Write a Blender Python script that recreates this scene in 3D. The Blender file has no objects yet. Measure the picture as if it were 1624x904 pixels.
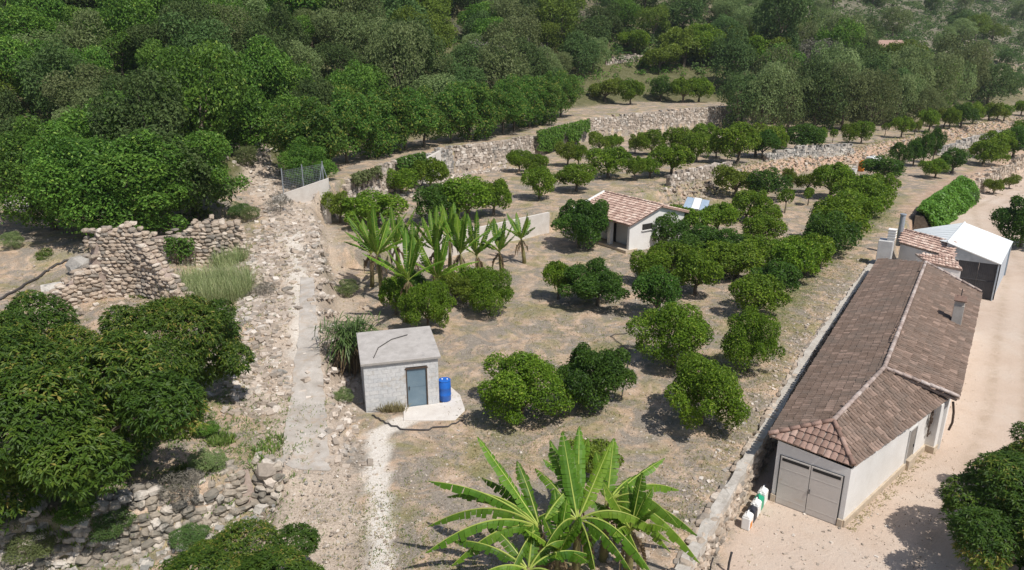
import bpy, math, random
import numpy as np
from mathutils import Vector, Matrix

# ------------------------------------------------------------------ camera, sky, sun, exposure
S = bpy.context.scene
F_PX, PITCH, CAM_H = 1150.0, math.radians(18.0), 17.6
CP, SP = math.cos(PITCH), math.sin(PITCH)
cam_d = bpy.data.cameras.new('camera'); cam = bpy.data.objects.new('camera', cam_d)
S.collection.objects.link(cam); S.camera = cam
cam.location = (0, 0, CAM_H); cam.rotation_euler = (math.radians(90) - PITCH, 0, 0)
cam_d.sensor_width = 36; cam_d.lens = F_PX / 1624 * 36
cam_d.clip_start = 0.1; cam_d.clip_end = 4000
SUN_AZ, SUN_EL = math.radians(-50), math.radians(57)      # azimuth from +x
w = bpy.data.worlds.new('World'); S.world = w; w.use_nodes = True
wn = w.node_tree.nodes; bgn = wn['Background']
sky = wn.new('ShaderNodeTexSky'); sky.sky_type = 'NISHITA'; sky.sun_disc = False
sky.sun_elevation = SUN_EL; sky.sun_rotation = math.radians(90) - SUN_AZ
sky.air_density = 1.0; sky.dust_density = 1.2; sky.ozone_density = 1.0
w.node_tree.links.new(sky.outputs[0], bgn.inputs[0]); bgn.inputs[1].default_value = 0.095
sl = bpy.data.lights.new('sun', 'SUN'); sun = bpy.data.objects.new('sun', sl); S.collection.objects.link(sun)
sl.energy = 4.4; sl.angle = math.radians(0.55); sl.color = (1.0, 0.955, 0.89)
sdir = Vector((math.cos(SUN_AZ) * math.cos(SUN_EL), math.sin(SUN_AZ) * math.cos(SUN_EL), math.sin(SUN_EL)))
sun.rotation_euler = (-sdir).to_track_quat('-Z', 'Y').to_euler(); sun.location = (40, -40, 90)
S.view_settings.view_transform = 'Standard'; S.view_settings.look = 'None'
S.view_settings.exposure = 0.08; S.view_settings.gamma = 1.0; S.view_settings.use_curve_mapping = False

# ------------------------------------------------------------------ helpers
C = S.collection
rnd = random.Random(7)
RS = np.random.RandomState
V3 = Vector

def at(px, py, z):
    """survey point: where the sight line through a photo pixel meets height z"""
    u = (px - 812) / F_PX; v = (py - 452) / F_PX
    t = (z - CAM_H) / (-SP - v * CP)
    return V3((u * t, (CP - v * SP) * t, z))
def ray(px, py):
    u = (px - 812) / F_PX; v = (py - 452) / F_PX
    return V3((u, CP - v * SP, -SP - v * CP))
def on_plane(px, py, a, b, c):
    n = (b - a).cross(c - a); o = V3((0, 0, CAM_H)); d = ray(px, py)
    return o + d * ((a - o).dot(n) / d.dot(n))
def proj(x, y, z):
    dz = z - CAM_H; Z = y * CP - dz * SP
    return 812 + F_PX * x / Z, 452 - F_PX * (y * SP + dz * CP) / Z, Z
def depth(p): return p[1] * CP - (p[2] - CAM_H) * SP

def put(name, mesh, mat=None, parent=None, loc=None, rot=None, scale=None):
    o = bpy.data.objects.new(name, mesh); C.objects.link(o)
    if mat is not None and mesh is not None and len(mesh.materials) == 0: mesh.materials.append(mat)
    if parent is not None: o.parent = parent
    if loc is not None: o.location = loc
    if rot is not None: o.rotation_euler = rot
    if scale is not None: o.scale = scale
    return o
def tag(o, label=None, cat=None, group=None, kind=None):
    if label: o['label'] = label
    if cat: o['category'] = cat
    if group: o['group'] = group
    if kind: o['kind'] = kind
    return o
def thing(name, label, cat, loc=(0, 0, 0), rz=0.0, group=None):
    o = bpy.data.objects.new(name, None); C.objects.link(o)
    o.empty_display_size = 0.3; o.location = loc; o.rotation_euler = (0, 0, rz)
    return tag(o, label, cat, group)

class MB:
    """collects polygons; build() makes one mesh object"""
    def __init__(s): s.v = []; s.f = []; s.m = []; s.t = []
    def add(s, vs, fs, mi=0, tint=0.5):
        b = len(s.v); s.v += [tuple(p) for p in vs]; s.f += [tuple(b + i for i in f) for f in fs]
        s.m += [mi] * len(fs); s.t += [tint] * len(fs)
    def poly(s, pts, mi=0, tint=.5): s.add(pts, [tuple(range(len(pts)))], mi, tint)
    def box(s, c, size, rz=0.0, mi=0, tint=.5, M=None):
        x, y, z = [k / 2 for k in size]
        p = [V3((a, b, d)) for d in (-z, z) for a, b in ((-x, -y), (x, -y), (x, y), (-x, y))]
        R = M if M is not None else Matrix.Rotation(rz, 3, 'Z')
        p = [R @ q + V3(c) for q in p]
        s.add(p, [(3, 2, 1, 0), (4, 5, 6, 7), (0, 1, 5, 4), (1, 2, 6, 5), (2, 3, 7, 6), (3, 0, 4, 7)], mi, tint)
    def prism(s, base, top, mi=0, tint=.5):
        n = len(base)
        s.add(list(base) + list(top), [tuple(range(n - 1, -1, -1)), tuple(range(n, 2 * n))] + [(i, (i + 1) % n, n + (i + 1) % n, n + i) for i in range(n)], mi, tint)
    def slab(s, pts, th, mi=0):
        a, b, c = pts[0], pts[1], pts[2]; n = (b - a).cross(c - a).normalized()
        if n.z < 0: n = -n
        s.prism([p - n * th for p in pts], pts, mi)
    def tube(s, pts, rad, n=6, mi=0, cap=True, tint=.5):
        pts = [V3(p) for p in pts]; r = rad if isinstance(rad, (list, tuple)) else [rad] * len(pts)
        vs = []
        for i, p in enumerate(pts):
            d = (pts[min(i + 1, len(pts) - 1)] - pts[max(i - 1, 0)]).normalized()
            a = V3((0, 0, 1)) if abs(d.z) < .9 else V3((1, 0, 0))
            u = d.cross(a).normalized(); v = u.cross(d)
            for k in range(n):
                an = 2 * math.pi * k / n; vs.append(p + (u * math.cos(an) + v * math.sin(an)) * r[i])
        fs = [(i * n + k, i * n + (k + 1) % n, (i + 1) * n + (k + 1) % n, (i + 1) * n + k) for i in range(len(pts) - 1) for k in range(n)]
        if cap: fs += [tuple(range(n - 1, -1, -1)), tuple((len(pts) - 1) * n + k for k in range(n))]
        s.add(vs, fs, mi, tint)
    def lathe(s, prof, c=(0, 0, 0), n=20, mi=0):
        vs = [(c[0] + r * math.cos(2 * math.pi * k / n), c[1] + r * math.sin(2 * math.pi * k / n), c[2] + z) for r, z in prof for k in range(n)]
        fs = [(i * n + k, i * n + (k + 1) % n, (i + 1) * n + (k + 1) % n, (i + 1) * n + k) for i in range(len(prof) - 1) for k in range(n)]
        fs += [tuple(range(n - 1, -1, -1)), tuple((len(prof) - 1) * n + k for k in range(n))]
        s.add(vs, fs, mi)
    def mesh(s, name, mats, smooth=False, tint=False):
        me = bpy.data.meshes.new(name); me.from_pydata(s.v, [], s.f)
        for m in (mats if isinstance(mats, (list, tuple)) else [mats]): me.materials.append(m)
        if any(s.m): me.polygons.foreach_set('material_index', s.m)
        if smooth: me.polygons.foreach_set('use_smooth', [True] * len(s.f))
        if tint: me.attributes.new('tint', 'FLOAT', 'FACE').data.foreach_set('value', s.t)
        me.update(); return me
    def build(s, name, mats, parent=None, smooth=False, tint=False, bevel=0):
        o = put(name, s.mesh(name, mats, smooth, tint), None, parent)
        if bevel:
            b = o.modifiers.new('bevel', 'BEVEL'); b.width = bevel; b.segments = 2; b.limit_method = 'ANGLE'
        return o

def np_mesh(name, V, Q, mats, tint=None, smooth=False, mi=None):
    me = bpy.data.meshes.new(name); k = Q.shape[1]
    me.vertices.add(len(V)); me.vertices.foreach_set('co', np.asarray(V, np.float32).ravel())
    me.loops.add(Q.size); me.loops.foreach_set('vertex_index', np.asarray(Q, np.int32).ravel())
    me.polygons.add(len(Q)); me.polygons.foreach_set('loop_start', np.arange(0, Q.size, k, dtype=np.int32))
    me.update(calc_edges=True)
    for m in (mats if isinstance(mats, (list, tuple)) else [mats]): me.materials.append(m)
    if mi is not None: me.polygons.foreach_set('material_index', np.asarray(mi, np.int32))
    if tint is not None: me.attributes.new('tint', 'FLOAT', 'FACE').data.foreach_set('value', np.asarray(tint, np.float32))
    me.polygons.foreach_set('use_smooth', np.full(len(Q), smooth)); me.update()
    return me

# ------------------------------------------------------------------ materials (all node based)
def nodes(name):
    m = bpy.data.materials.new(name); m.use_nodes = True
    nt = m.node_tree; return m, nt, nt.nodes['Principled BSDF'], nt.nodes['Material Output']
def N(nt, typ, **kw):
    n = nt.nodes.new(typ)
    for k, v in kw.items():
        if k.startswith('i_'): n.inputs[k[2:].replace('_', ' ')].default_value = v
        else: setattr(n, k, v)
    return n
def ramp(nt, fac, stops):
    r = N(nt, 'ShaderNodeValToRGB'); e = r.color_ramp.elements
    while len(e) < len(stops): e.new(0.5)
    for k, (p, c) in enumerate(stops): e[k].position = p; e[k].color = (*c, 1) if len(c) == 3 else c
    nt.links.new(fac, r.inputs[0]); return r.outputs[0]
def noise(nt, scale, detail=4, rough=.6, vec=None, dist=0.0):
    n = N(nt, 'ShaderNodeTexNoise'); n.inputs['Scale'].default_value = scale; n.inputs['Detail'].default_value = detail
    n.inputs['Roughness'].default_value = rough; n.inputs['Distortion'].default_value = dist
    if vec is not None: nt.links.new(vec, n.inputs['Vector'])
    return n.outputs['Fac']
def mix(nt, fac, a, b, mode='MIX'):
    m = N(nt, 'ShaderNodeMix', data_type='RGBA', blend_type=mode)
    for s, x in ((m.inputs[0], fac), (m.inputs[6], a), (m.inputs[7], b)):
        if isinstance(x, (int, float)): s.default_value = x
        elif isinstance(x, tuple): s.default_value = (*x, 1)
        else: nt.links.new(x, s)
    return m.outputs[2]
def math_(nt, op, a, b=0.0, clamp=False):
    m = N(nt, 'ShaderNodeMath', operation=op, use_clamp=clamp)
    for s, x in ((m.inputs[0], a), (m.inputs[1], b)):
        if isinstance(x, (int, float)): s.default_value = x
        else: nt.links.new(x, s)
    return m.outputs[0]
def bump(nt, bs, h, strength=.4, dist=.05):
    b = N(nt, 'ShaderNodeBump'); b.inputs['Strength'].default_value = strength; b.inputs['Distance'].default_value = dist
    nt.links.new(h, b.inputs['Height']); nt.links.new(b.outputs[0], bs.inputs['Normal'])
def pos(nt): return N(nt, 'ShaderNodeNewGeometry').outputs['Position']

def surf(name, stops, scale=3.0, rough=.85, bmp=.3, bdist=.03, metallic=0.0, stain=None, fine=40.0, spec=.3):
    """plain weathered surface: broad noise through a colour ramp, fine grain, optional stains"""
    m, nt, bs, out = nodes(name); p = pos(nt)
    a = noise(nt, scale, 6, .65, p); c = ramp(nt, a, stops)
    g = noise(nt, fine, 3, .7, p)
    c = mix(nt, .35, c, ramp(nt, g, [(.3, (.35, .35, .35)), (.7, (.65, .65, .65))]), 'OVERLAY')
    if stain:
        sfac = ramp(nt, noise(nt, stain[1], 5, .7, p, .6), [(stain[2], (0, 0, 0)), (min(1, stain[2] + .18), (1, 1, 1))])
        c = mix(nt, sfac, c, stain[0])
    nt.links.new(c, bs.inputs['Base Color']); bs.inputs['Roughness'].default_value = rough
    bs.inputs['Metallic'].default_value = metallic; bs.inputs['Specular IOR Level'].default_value = spec
    if bmp: bump(nt, bs, math_(nt, 'ADD', a, math_(nt, 'MULTIPLY', g, .5)), bmp, bdist)
    return m

def piece_mat(name, stops, rough=.9, lichen=None, wear=None, bmp=.5):
    """stones, tiles, blocks: colour per piece from the 'tint' attribute plus the object's own random value"""
    m, nt, bs, out = nodes(name); p = pos(nt)
    t = N(nt, 'ShaderNodeAttribute', attribute_name='tint').outputs['Fac']
    sg = N(nt, 'ShaderNodeAttribute', attribute_name='single').outputs['Fac']
    orr = N(nt, 'ShaderNodeObjectInfo').outputs['Random']
    f = math_(nt, 'ADD', t, math_(nt, 'MULTIPLY', sg, orr))
    c = ramp(nt, f, stops)
    g = noise(nt, 9, 6, .7, p)
    c = mix(nt, .55, c, ramp(nt, g, [(.25, (.25, .25, .25)), (.75, (.7, .7, .7))]), 'OVERLAY')
    if lichen: c = mix(nt, ramp(nt, noise(nt, lichen[1], 7, .72, p, .4), [(lichen[2], (0, 0, 0)), (lichen[2] + lichen[3], (1, 1, 1))]), c, lichen[0])
    if wear: c = mix(nt, ramp(nt, noise(nt, wear[1], 6, .75, p, .2), [(wear[2], (0, 0, 0)), (wear[2] + .12, (1, 1, 1))]), c, wear[0])
    nt.links.new(c, bs.inputs['Base Color']); bs.inputs['Roughness'].default_value = rough; bs.inputs['Specular IOR Level'].default_value = .2
    bump(nt, bs, g, bmp, .04)
    return m

def leaf_mat(name, dark, mid, light, tip=None, rough=.5, trans=.38, var=.12, spec=.35):
    m, nt, bs, out = nodes(name)
    t = N(nt, 'ShaderNodeAttribute', attribute_name='tint').outputs['Fac']
    oi = N(nt, 'ShaderNodeObjectInfo').outputs['Random']
    st = [(0.0, dark), (.5, mid), (.88, light)] + ([(1.0, tip)] if tip else [])
    c = ramp(nt, t, st)
    h = N(nt, 'ShaderNodeHueSaturation')
    nt.links.new(math_(nt, 'ADD', .497, math_(nt, 'MULTIPLY', oi, var * .10)), h.inputs['Hue'])
    nt.links.new(math_(nt, 'ADD', 1 - var, math_(nt, 'MULTIPLY', oi, var * 2)), h.inputs['Value'])
    nt.links.new(c, h.inputs['Color'])
    nt.links.new(h.outputs[0], bs.inputs['Base Color']); bs.inputs['Roughness'].default_value = rough
    bs.inputs['Specular IOR Level'].default_value = spec
    tr = N(nt, 'ShaderNodeBsdfTranslucent'); hs = N(nt, 'ShaderNodeHueSaturation'); hs.inputs['Value'].default_value = 1.25; hs.inputs['Hue'].default_value = .485
    nt.links.new(h.outputs[0], hs.inputs['Color']); nt.links.new(hs.outputs[0], tr.inputs[0])
    mx = N(nt, 'ShaderNodeMixShader'); mx.inputs[0].default_value = trans
    nt.links.new(bs.outputs[0], mx.inputs[1]); nt.links.new(tr.outputs[0], mx.inputs[2]); nt.links.new(mx.outputs[0], out.inputs[0])
    return m

M = {}
M['citrus'] = leaf_mat('citrus_leaf', (.068, .125, .011), (.14, .235, .018), (.25, .35, .036), (.36, .42, .07), spec=.25)
M['citrus_dark'] = leaf_mat('dark_citrus_leaf', (.034, .082, .012), (.070, .15, .018), (.13, .225, .032), spec=.3)
M['citrus_pale'] = leaf_mat('yellowish_citrus_leaf', (0.084, 0.120, 0.014), (0.168, 0.228, 0.024), (0.276, 0.336, 0.048), (0.384, 0.396, 0.072))
M['mango'] = leaf_mat('mango_leaf', (.036, .080, .011), (.086, .152, .017), (.165, .222, .03), (.32, .27, .065), trans=.36, rough=.5, spec=.27)
M['avocado'] = leaf_mat('avocado_leaf', (0.050, 0.115, 0.020), (0.101, 0.200, 0.031), (0.176, 0.282, 0.048), (0.326, 0.326, 0.069), spec=.25)
M['carob'] = leaf_mat('carob_leaf', (0.056, 0.125, 0.020), (0.119, 0.232, 0.032), (0.213, 0.357, 0.056), (0.326, 0.427, 0.087), spec=.25)
M['olive'] = leaf_mat('olive_leaf', (0.125, 0.169, 0.058), (0.207, 0.251, 0.094), (0.301, 0.338, 0.157), (0.389, 0.414, 0.226), rough=.6, var=.3, spec=.2)
M['oak'] = leaf_mat('holm_oak_leaf', (.062, .108, .030), (.115, .17, .05), (.18, .235, .08), rough=.6, var=.3, spec=.2)
M['pine'] = leaf_mat('pine_needle', (0.085, 0.133, 0.017), (0.152, 0.212, 0.026), (0.230, 0.290, 0.048), rough=.65)
M['scrub'] = leaf_mat('dry_scrub_twig', (0.120, 0.110, 0.090), (0.186, 0.170, 0.138), (0.264, 0.240, 0.198), rough=.9, trans=.1)
M['weed'] = leaf_mat('green_weed', (0.072, 0.130, 0.026), (0.130, 0.195, 0.039), (0.221, 0.260, 0.065), trans=.3)
M['straw'] = leaf_mat('dry_grass', (0.200, 0.188, 0.088), (0.338, 0.300, 0.150), (0.475, 0.425, 0.237), rough=.8, trans=.3, spec=.15)
M['reed'] = leaf_mat('tall_pale_grass', (0.179, 0.233, 0.090), (0.305, 0.358, 0.161), (0.484, 0.484, 0.269), rough=.75, trans=.3, spec=.2)
M['ivy'] = leaf_mat('ivy_leaf', (0.073, 0.188, 0.022), (0.130, 0.293, 0.033), (0.211, 0.406, 0.057), trans=.25)
M['banana'] = leaf_mat('banana_leaf', (.045, .115, .010), (.10, .205, .016), (.19, .30, .028), rough=.5, trans=.35, spec=.25)
M['rib'] = leaf_mat('banana_midrib', (.27, .33, .06), (.34, .40, .08), (.42, .46, .11), trans=.1)
M['dryleaf'] = leaf_mat('dead_leaf', (0.090, 0.068, 0.042), (0.180, 0.128, 0.075), (0.300, 0.225, 0.135), rough=.9, trans=.1, spec=.1)
M['palm'] = leaf_mat('palm_leaf', (.05, .10, .025), (.085, .145, .035), (.14, .20, .06), trans=.15)
M['bark'] = surf('bark', [(.3, (.09, .07, .05)), (.7, (.20, .165, .125))], 6, .95, .7, .04)
M['stem'] = surf('banana_stem', [(.3, (.12, .10, .045)), (.6, (.22, .2, .08)), (.8, (.12, .16, .05))], 4, .7, .3)
M['stone'] = piece_mat('limestone', [(0, (.24, .215, .185)), (.3, (.37, .305, .24)), (.65, (.47, .375, .29)), (1, (.58, .51, .43))], lichen=((.20, .195, .185), 1.3, .56, .14))
M['stone_grey'] = piece_mat('grey_limestone', [(0, (.24, .235, .22)), (.35, (.38, .355, .32)), (.7, (.48, .43, .37)), (1, (.58, .55, .50))], lichen=((.16, .158, .15), 1.1, .52, .14))
M['stone_bank'] = piece_mat('brown_grey_limestone', [(0, (.20, .18, .15)), (.35, (.33, .285, .23)), (.7, (.44, .38, .31)), (1, (.58, .53, .47))], lichen=((.15, .145, .125), 1.6, .50, .14))
M['stone_pale'] = piece_mat('pale_rubble', [(0, (.27, .23, .19)), (.3, (.39, .325, .265)), (.65, (.50, .42, .345)), (1, (.66, .60, .53))], lichen=((.26, .245, .22), .8, .52, .14))
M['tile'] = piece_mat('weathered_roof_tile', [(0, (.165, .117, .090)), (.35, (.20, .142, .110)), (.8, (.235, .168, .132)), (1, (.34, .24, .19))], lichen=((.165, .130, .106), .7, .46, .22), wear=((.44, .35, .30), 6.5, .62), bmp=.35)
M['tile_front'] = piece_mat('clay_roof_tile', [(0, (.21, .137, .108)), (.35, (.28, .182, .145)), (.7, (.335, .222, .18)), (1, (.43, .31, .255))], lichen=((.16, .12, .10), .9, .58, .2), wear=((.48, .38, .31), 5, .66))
M['tile_pink'] = piece_mat('sun_bleached_roof_tile', [(0, (.38, .25, .20)), (.35, (.47, .33, .27)), (.7, (.57, .41, .33)), (1, (.68, .55, .46))], lichen=((.30, .20, .16), 1.2, .6, .15))
M['tile_ridge'] = piece_mat('mortared_ridge_tile', [(0, (.30, .235, .205)), (.35, (.38, .30, .265)), (.7, (.45, .37, .33)), (1, (.52, .45, .41))], lichen=((.24, .21, .19), 1.5, .55, .15))
M['mortar'] = surf('ridge_mortar', [(.3, (.28, .215, .18)), (.7, (.42, .34, .29))], 4, .95, .6, .04)
M['white_wall'] = surf('white_render', [(.3, (.66, .635, .60)), (.7, (.77, .755, .73))], .9, .9, .15, .02, stain=((.55, .46, .35), 1.1, .66))
M['plinth'] = surf('ochre_plinth', [(.3, (.42, .34, .25)), (.7, (.58, .49, .38))], 3, .9, .5, .04, stain=((.36, .31, .27), 2, .55))
M['grey_wall'] = surf('grey_render', [(.3, (.46, .45, .44)), (.7, (.60, .59, .57))], 1.4, .9, .2)  # plain grey render for the stack, lean-to and side door frame
M['block'] = piece_mat('concrete_block', [(0, (.53, .535, .54)), (.5, (.565, .565, .565)), (1, (.60, .59, .58))], lichen=((.42, .36, .28), .9, .54, .16), bmp=.25)
M['concrete'] = surf('old_concrete', [(.3, (.36, .335, .30)), (.7, (.50, .47, .43))], 1.6, .92, .35, .02, stain=((.30, .285, .26), 1.3, .55))
M['concrete_pale'] = surf('pale_concrete', [(.3, (.55, .50, .45)), (.7, (.68, .64, .59))], 1.6, .92, .35, .02, stain=((.45, .41, .36), 1.6, .6))
M['coping'] = surf('weathered_coping', [(.3, (.40, .36, .31)), (.7, (.58, .54, .48))], 2.5, .95, .6, .05, stain=((.30, .27, .23), 2.2, .54))
M['concrete_track'] = surf('track_concrete', [(.3, (.33, .295, .255)), (.5, (.43, .39, .345)), (.7, (.52, .48, .435))], 1.3, .95, .6, .05, stain=((.40, .32, .245), 1.4, .50))
M['roof_slab'] = surf('gritty_roof_slab', [(.3, (.34, .315, .29)), (.7, (.47, .44, .41))], 2.2, .95, .4, .02, stain=((.25, .24, .23), 2.5, .58))
M['steel_door'] = surf('galvanised_door', [(.3, (.52, .49, .455)), (.7, (.62, .585, .545))], .8, .5, .05, metallic=.1, stain=((.50, .42, .34), 1.2, .60), spec=.4)
M['blue_door'] = surf('blue_grey_metal_door', [(.3, (.12, .185, .24)), (.7, (.18, .25, .30))], 1.2, .45, .05, stain=((.34, .32, .27), 1.6, .64), spec=.5)
M['old_door'] = surf('weathered_side_door', [(.3, (.20, .18, .16)), (.7, (.30, .27, .24))], 2, .8, .1)
M['dark'] = surf('dark_opening', [(.3, (.02, .02, .02)), (.7, (.035, .033, .03))], 3, .8, 0)
M['dark_metal'] = surf('dark_steel', [(.3, (.045, .045, .05)), (.7, (.08, .08, .085))], 3, .5, .05, metallic=.3)
M['mesh'] = surf('dark_shade_mesh', [(.3, (.05, .05, .055)), (.7, (.09, .088, .09))], 2, .8, .1)
M['grey_metal'] = surf('grey_steel', [(.3, (.30, .33, .36)), (.7, (.42, .45, .48))], 3, .45, .05, metallic=.4)
M['white_sheet'] = surf('white_sheet_roof', [(.3, (.80, .83, .82)), (.7, (.84, .87, .86))], .8, .4, .03, spec=.4)
M['white_plastic'] = surf('white_plastic', [(.3, (.78, .78, .76)), (.7, (.84, .84, .82))], 4, .4, 0)
M['green_plastic'] = surf('green_plastic', [(.3, (.02, .30, .17)), (.7, (.03, .36, .20))], 4, .4, 0)
M['black_plastic'] = surf('blackish_plastic', [(.3, (.025, .028, .04)), (.7, (.04, .043, .055))], 4, .45, 0)
M['orange'] = surf('orange_plastic', [(.3, (.65, .22, .03)), (.7, (.75, .28, .05))], 4, .5, 0)
M['blue_plastic'] = surf('blue_drum_plastic', [(.3, (.012, .11, .46)), (.7, (.02, .15, .56))], 2, .38, .03, spec=.5)
M['blue_sheet'] = surf('pale_blue_panel', [(.3, (.30, .40, .50)), (.7, (.44, .52, .60))], 2, .3, 0, spec=.6)
M['wood'] = surf('weathered_post', [(.3, (.22, .16, .10)), (.7, (.36, .27, .18))], 8, .9, .3)
M['rust'] = surf('rusty_iron', [(.3, (.055, .04, .032)), (.7, (.11, .075, .055))], 8, .9, .3)
M['hose'] = surf('black_hose', [(.3, (.05, .045, .045)), (.7, (.09, .08, .075))], 8, .6, 0)

def ground_mat():
    m, nt, bs, out = nodes('ground_soil'); p = pos(nt)
    A = lambda n: N(nt, 'ShaderNodeAttribute', attribute_name=n).outputs['Fac']
    big = noise(nt, .22, 5, .6, p, .3); med = noise(nt, 1.1, 6, .68, p, .5); fin = noise(nt, 7, 6, .75, p); tiny = noise(nt, 34, 3, .7, p)
    soil = ramp(nt, med, [(.28, (.27, .20, .138)), (.42, (.40, .293, .205)), (.55, (.50, .37, .268)), (.75, (.54, .428, .33))])
    litter = ramp(nt, fin, [(.3, (.17, .15, .125)), (.7, (.32, .285, .24))])
    soil = mix(nt, ramp(nt, noise(nt, .7, 6, .7, p, .8), [(.42, (0, 0, 0)), (.55, (.9, .9, .9))]), soil, litter)
    grass = ramp(nt, fin, [(.3, (.15, .145, .055)), (.7, (.31, .275, .13))])
    gm = ramp(nt, noise(nt, .38, 6, .72, p, .7), [(.49, (0, 0, 0)), (.64, (.8, .8, .8))])
    soil = mix(nt, gm, soil, grass)
    soil = mix(nt, A('green'), soil, ramp(nt, fin, [(.3, (.085, .115, .03)), (.7, (.19, .20, .06))]))
    red = ramp(nt, med, [(.3, (.36, .24, .165)), (.55, (.48, .335, .245)), (.75, (.55, .44, .35))])
    c = mix(nt, A('red'), soil, red)
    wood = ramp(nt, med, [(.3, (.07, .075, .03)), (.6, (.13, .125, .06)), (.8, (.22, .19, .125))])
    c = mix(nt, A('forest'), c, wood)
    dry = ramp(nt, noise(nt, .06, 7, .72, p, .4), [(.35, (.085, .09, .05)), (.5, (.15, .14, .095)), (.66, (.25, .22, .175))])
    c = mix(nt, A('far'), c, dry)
    yard = ramp(nt, big, [(.3, (.51, .395, .31)), (.5, (.555, .445, .36)), (.7, (.58, .49, .41))])
    yard = mix(nt, ramp(nt, noise(nt, 1.6, 6, .7, p, .6), [(.5, (0, 0, 0)), (.75, (.45, .45, .45))]), yard, (.46, .35, .26))
    yard = mix(nt, math_(nt, 'MULTIPLY', A('rut'), ramp(nt, noise(nt, .9, 5, .7, p, .5), [(.35, (.1, .1, .1)), (.6, (.8, .8, .8))])), yard, (.43, .335, .255))
    c = mix(nt, A('yard'), c, yard)
    trk = ramp(nt, fin, [(.3, (.32, .26, .205)), (.5, (.45, .37, .295)), (.7, (.54, .465, .385))])
    c = mix(nt, A('track'), c, trk)
    pale = ramp(nt, fin, [(.3, (.56, .50, .43)), (.6, (.68, .63, .56))])
    c = mix(nt, A('pale'), c, pale)
    vor = N(nt, 'ShaderNodeTexVoronoi'); vor.inputs['Scale'].default_value = 13; nt.links.new(p, vor.inputs['Vector'])
    spk = math_(nt, 'MULTIPLY', ramp(nt, vor.outputs['Distance'], [(.16, (1, 1, 1)), (.3, (0, 0, 0))]), ramp(nt, noise(nt, 1.9, 5, .7, p), [(.46, (0, 0, 0)), (.62, (.75, .75, .75))]))
    spk = math_(nt, 'MULTIPLY', spk, math_(nt, 'SUBTRACT', 1.0, A('yard')))
    c = mix(nt, spk, c, (.60, .53, .45))
    mid = noise(nt, 16, 5, .8, p, .3)
    c = mix(nt, math_(nt, 'SUBTRACT', .72, math_(nt, 'MULTIPLY', A('yard'), .5)), c, ramp(nt, mid, [(.3, (.27, .27, .27)), (.7, (.78, .78, .78))]), 'OVERLAY')
    c = mix(nt, .6, c, ramp(nt, tiny, [(.25, (.3, .3, .3)), (.75, (.68, .68, .68))]), 'OVERLAY')
    nt.links.new(c, bs.inputs['Base Color']); bs.inputs['Roughness'].default_value = .97; bs.inputs['Specular IOR Level'].default_value = .1
    bump(nt, bs, math_(nt, 'ADD', math_(nt, 'MULTIPLY', med, 1.2), math_(nt, 'ADD', fin, math_(nt, 'MULTIPLY', tiny, .35))), .55, .12)
    return m
M['ground'] = ground_mat()

# ------------------------------------------------------------------ terrain
def P2(l): return [(p.x, p.y) for p in l]
YARD = [(1.2, 12.2)] + P2([at(1108, 876, 1.6), at(1190, 733, 1.6), at(1217, 689, 1.6), at(1289, 560, 1.6), at(1390, 415, 1.7), at(1465, 340, 1.8), at(1530, 290, 1.9), at(1560, 283, 1.9), at(1624, 250, 1.9)]) + [(140, 180), (400, 420)]
EMB = P2([at(540, 412, 2.5), at(620, 398, 3.0), at(700, 383, 3.2), at(870, 345, 3.2), at(940, 325, 3.3), at(1050, 306, 3.3), at(1180, 270, 3.3), at(1290, 250, 3.3), at(1390, 236, 3.3), at(1480, 215, 3.3), at(1624, 190, 3.3)]) + [(170, 185), (420, 380)]
WALL = [(-15.6, 62.5), (-13.6, 69.5), (-11.4, 76.3), (-6.9, 86.3), (-.9, 91.2), (11.8, 117.2), (41.0, 137.0)]
ROADP = [(503, 960, 1.15), (500, 904, 1.3), (495, 800, 1.65), (490, 745, 1.9), (487, 650, 2.4), (483, 560, 3.0), (478, 480, 3.7), (472, 420, 4.2), (466, 370, 4.8), (452, 330, 5.3), (420, 290, 6.0), (396, 250, 7.0)]
ROAD = [at(*p) for p in ROADP]
RIGHT = P2([at(*p) for p in [(570, 960, 1.15), (563, 900, 1.3), (545, 800, 1.65), (535, 700, 2.1), (520, 600, 2.7), (512, 540, 3.1), (508, 480, 3.7), (514, 420, 4.2), (506, 368, 4.6)]]) + [(-17.2, 61.5)] + [(-19, 74), (-25, 90), (-60, 160)]
RIGHT = [(-4.9, 5.0)] + RIGHT
FRONT = P2([at(446, 800, 1.3), at(400, 806, 1.2), at(330, 838, 1.2), at(195, 893, 1.1)]) + [(-21, 19.0), (-40, 14)]
TOE = [(-110, 52, 6.5), (-60, 52, 6.2)] + [tuple(at(*p)) for p in [(0, 268, 6.3), (190, 318, 6.0), (330, 305, 6.2)]] + [(-23.5, 66, 6.6), (-21, 80, 6.6), (-15, 93, 6.7), (-8, 101, 6.9), (4, 126, 7.4), (24, 148, 7.8), (43, 150, 7.0), (54, 141, 4.0), (72, 139, 3.8), (104, 172, 4.0), (160, 215, 4.2), (420, 410, 6.0)]
LEFTPTS = [(30, 560, 2.9), (30, 450, 3.5), (120, 380, 4.7), (30, 330, 2.7), (200, 345, 2.7), (330, 335, 2.7), (380, 300, 6.1), (200, 420, 4.2), (330, 480, 3.5), (300, 440, 3.7), (420, 500, 3.6), (430, 420, 4.2), (250, 700, 2.85), (100, 600, 2.85), (380, 620, 2.7), (430, 660, 2.45), (250, 600, 2.9), (120, 470, 3.5), (200, 480, 3.6), (0, 700, 2.8), (150, 760, 2.7), (330, 760, 2.75), (405, 730, 2.65), (60, 520, 3.1)] + ROADP
LP = [at(*p) for p in LEFTPTS]
LPA = np.array([(p.x, p.y, p.z) for p in LP] + [(-45, 25, 2.8), (-50, 40, 4.2), (-45, 55, 6.0)])

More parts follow.
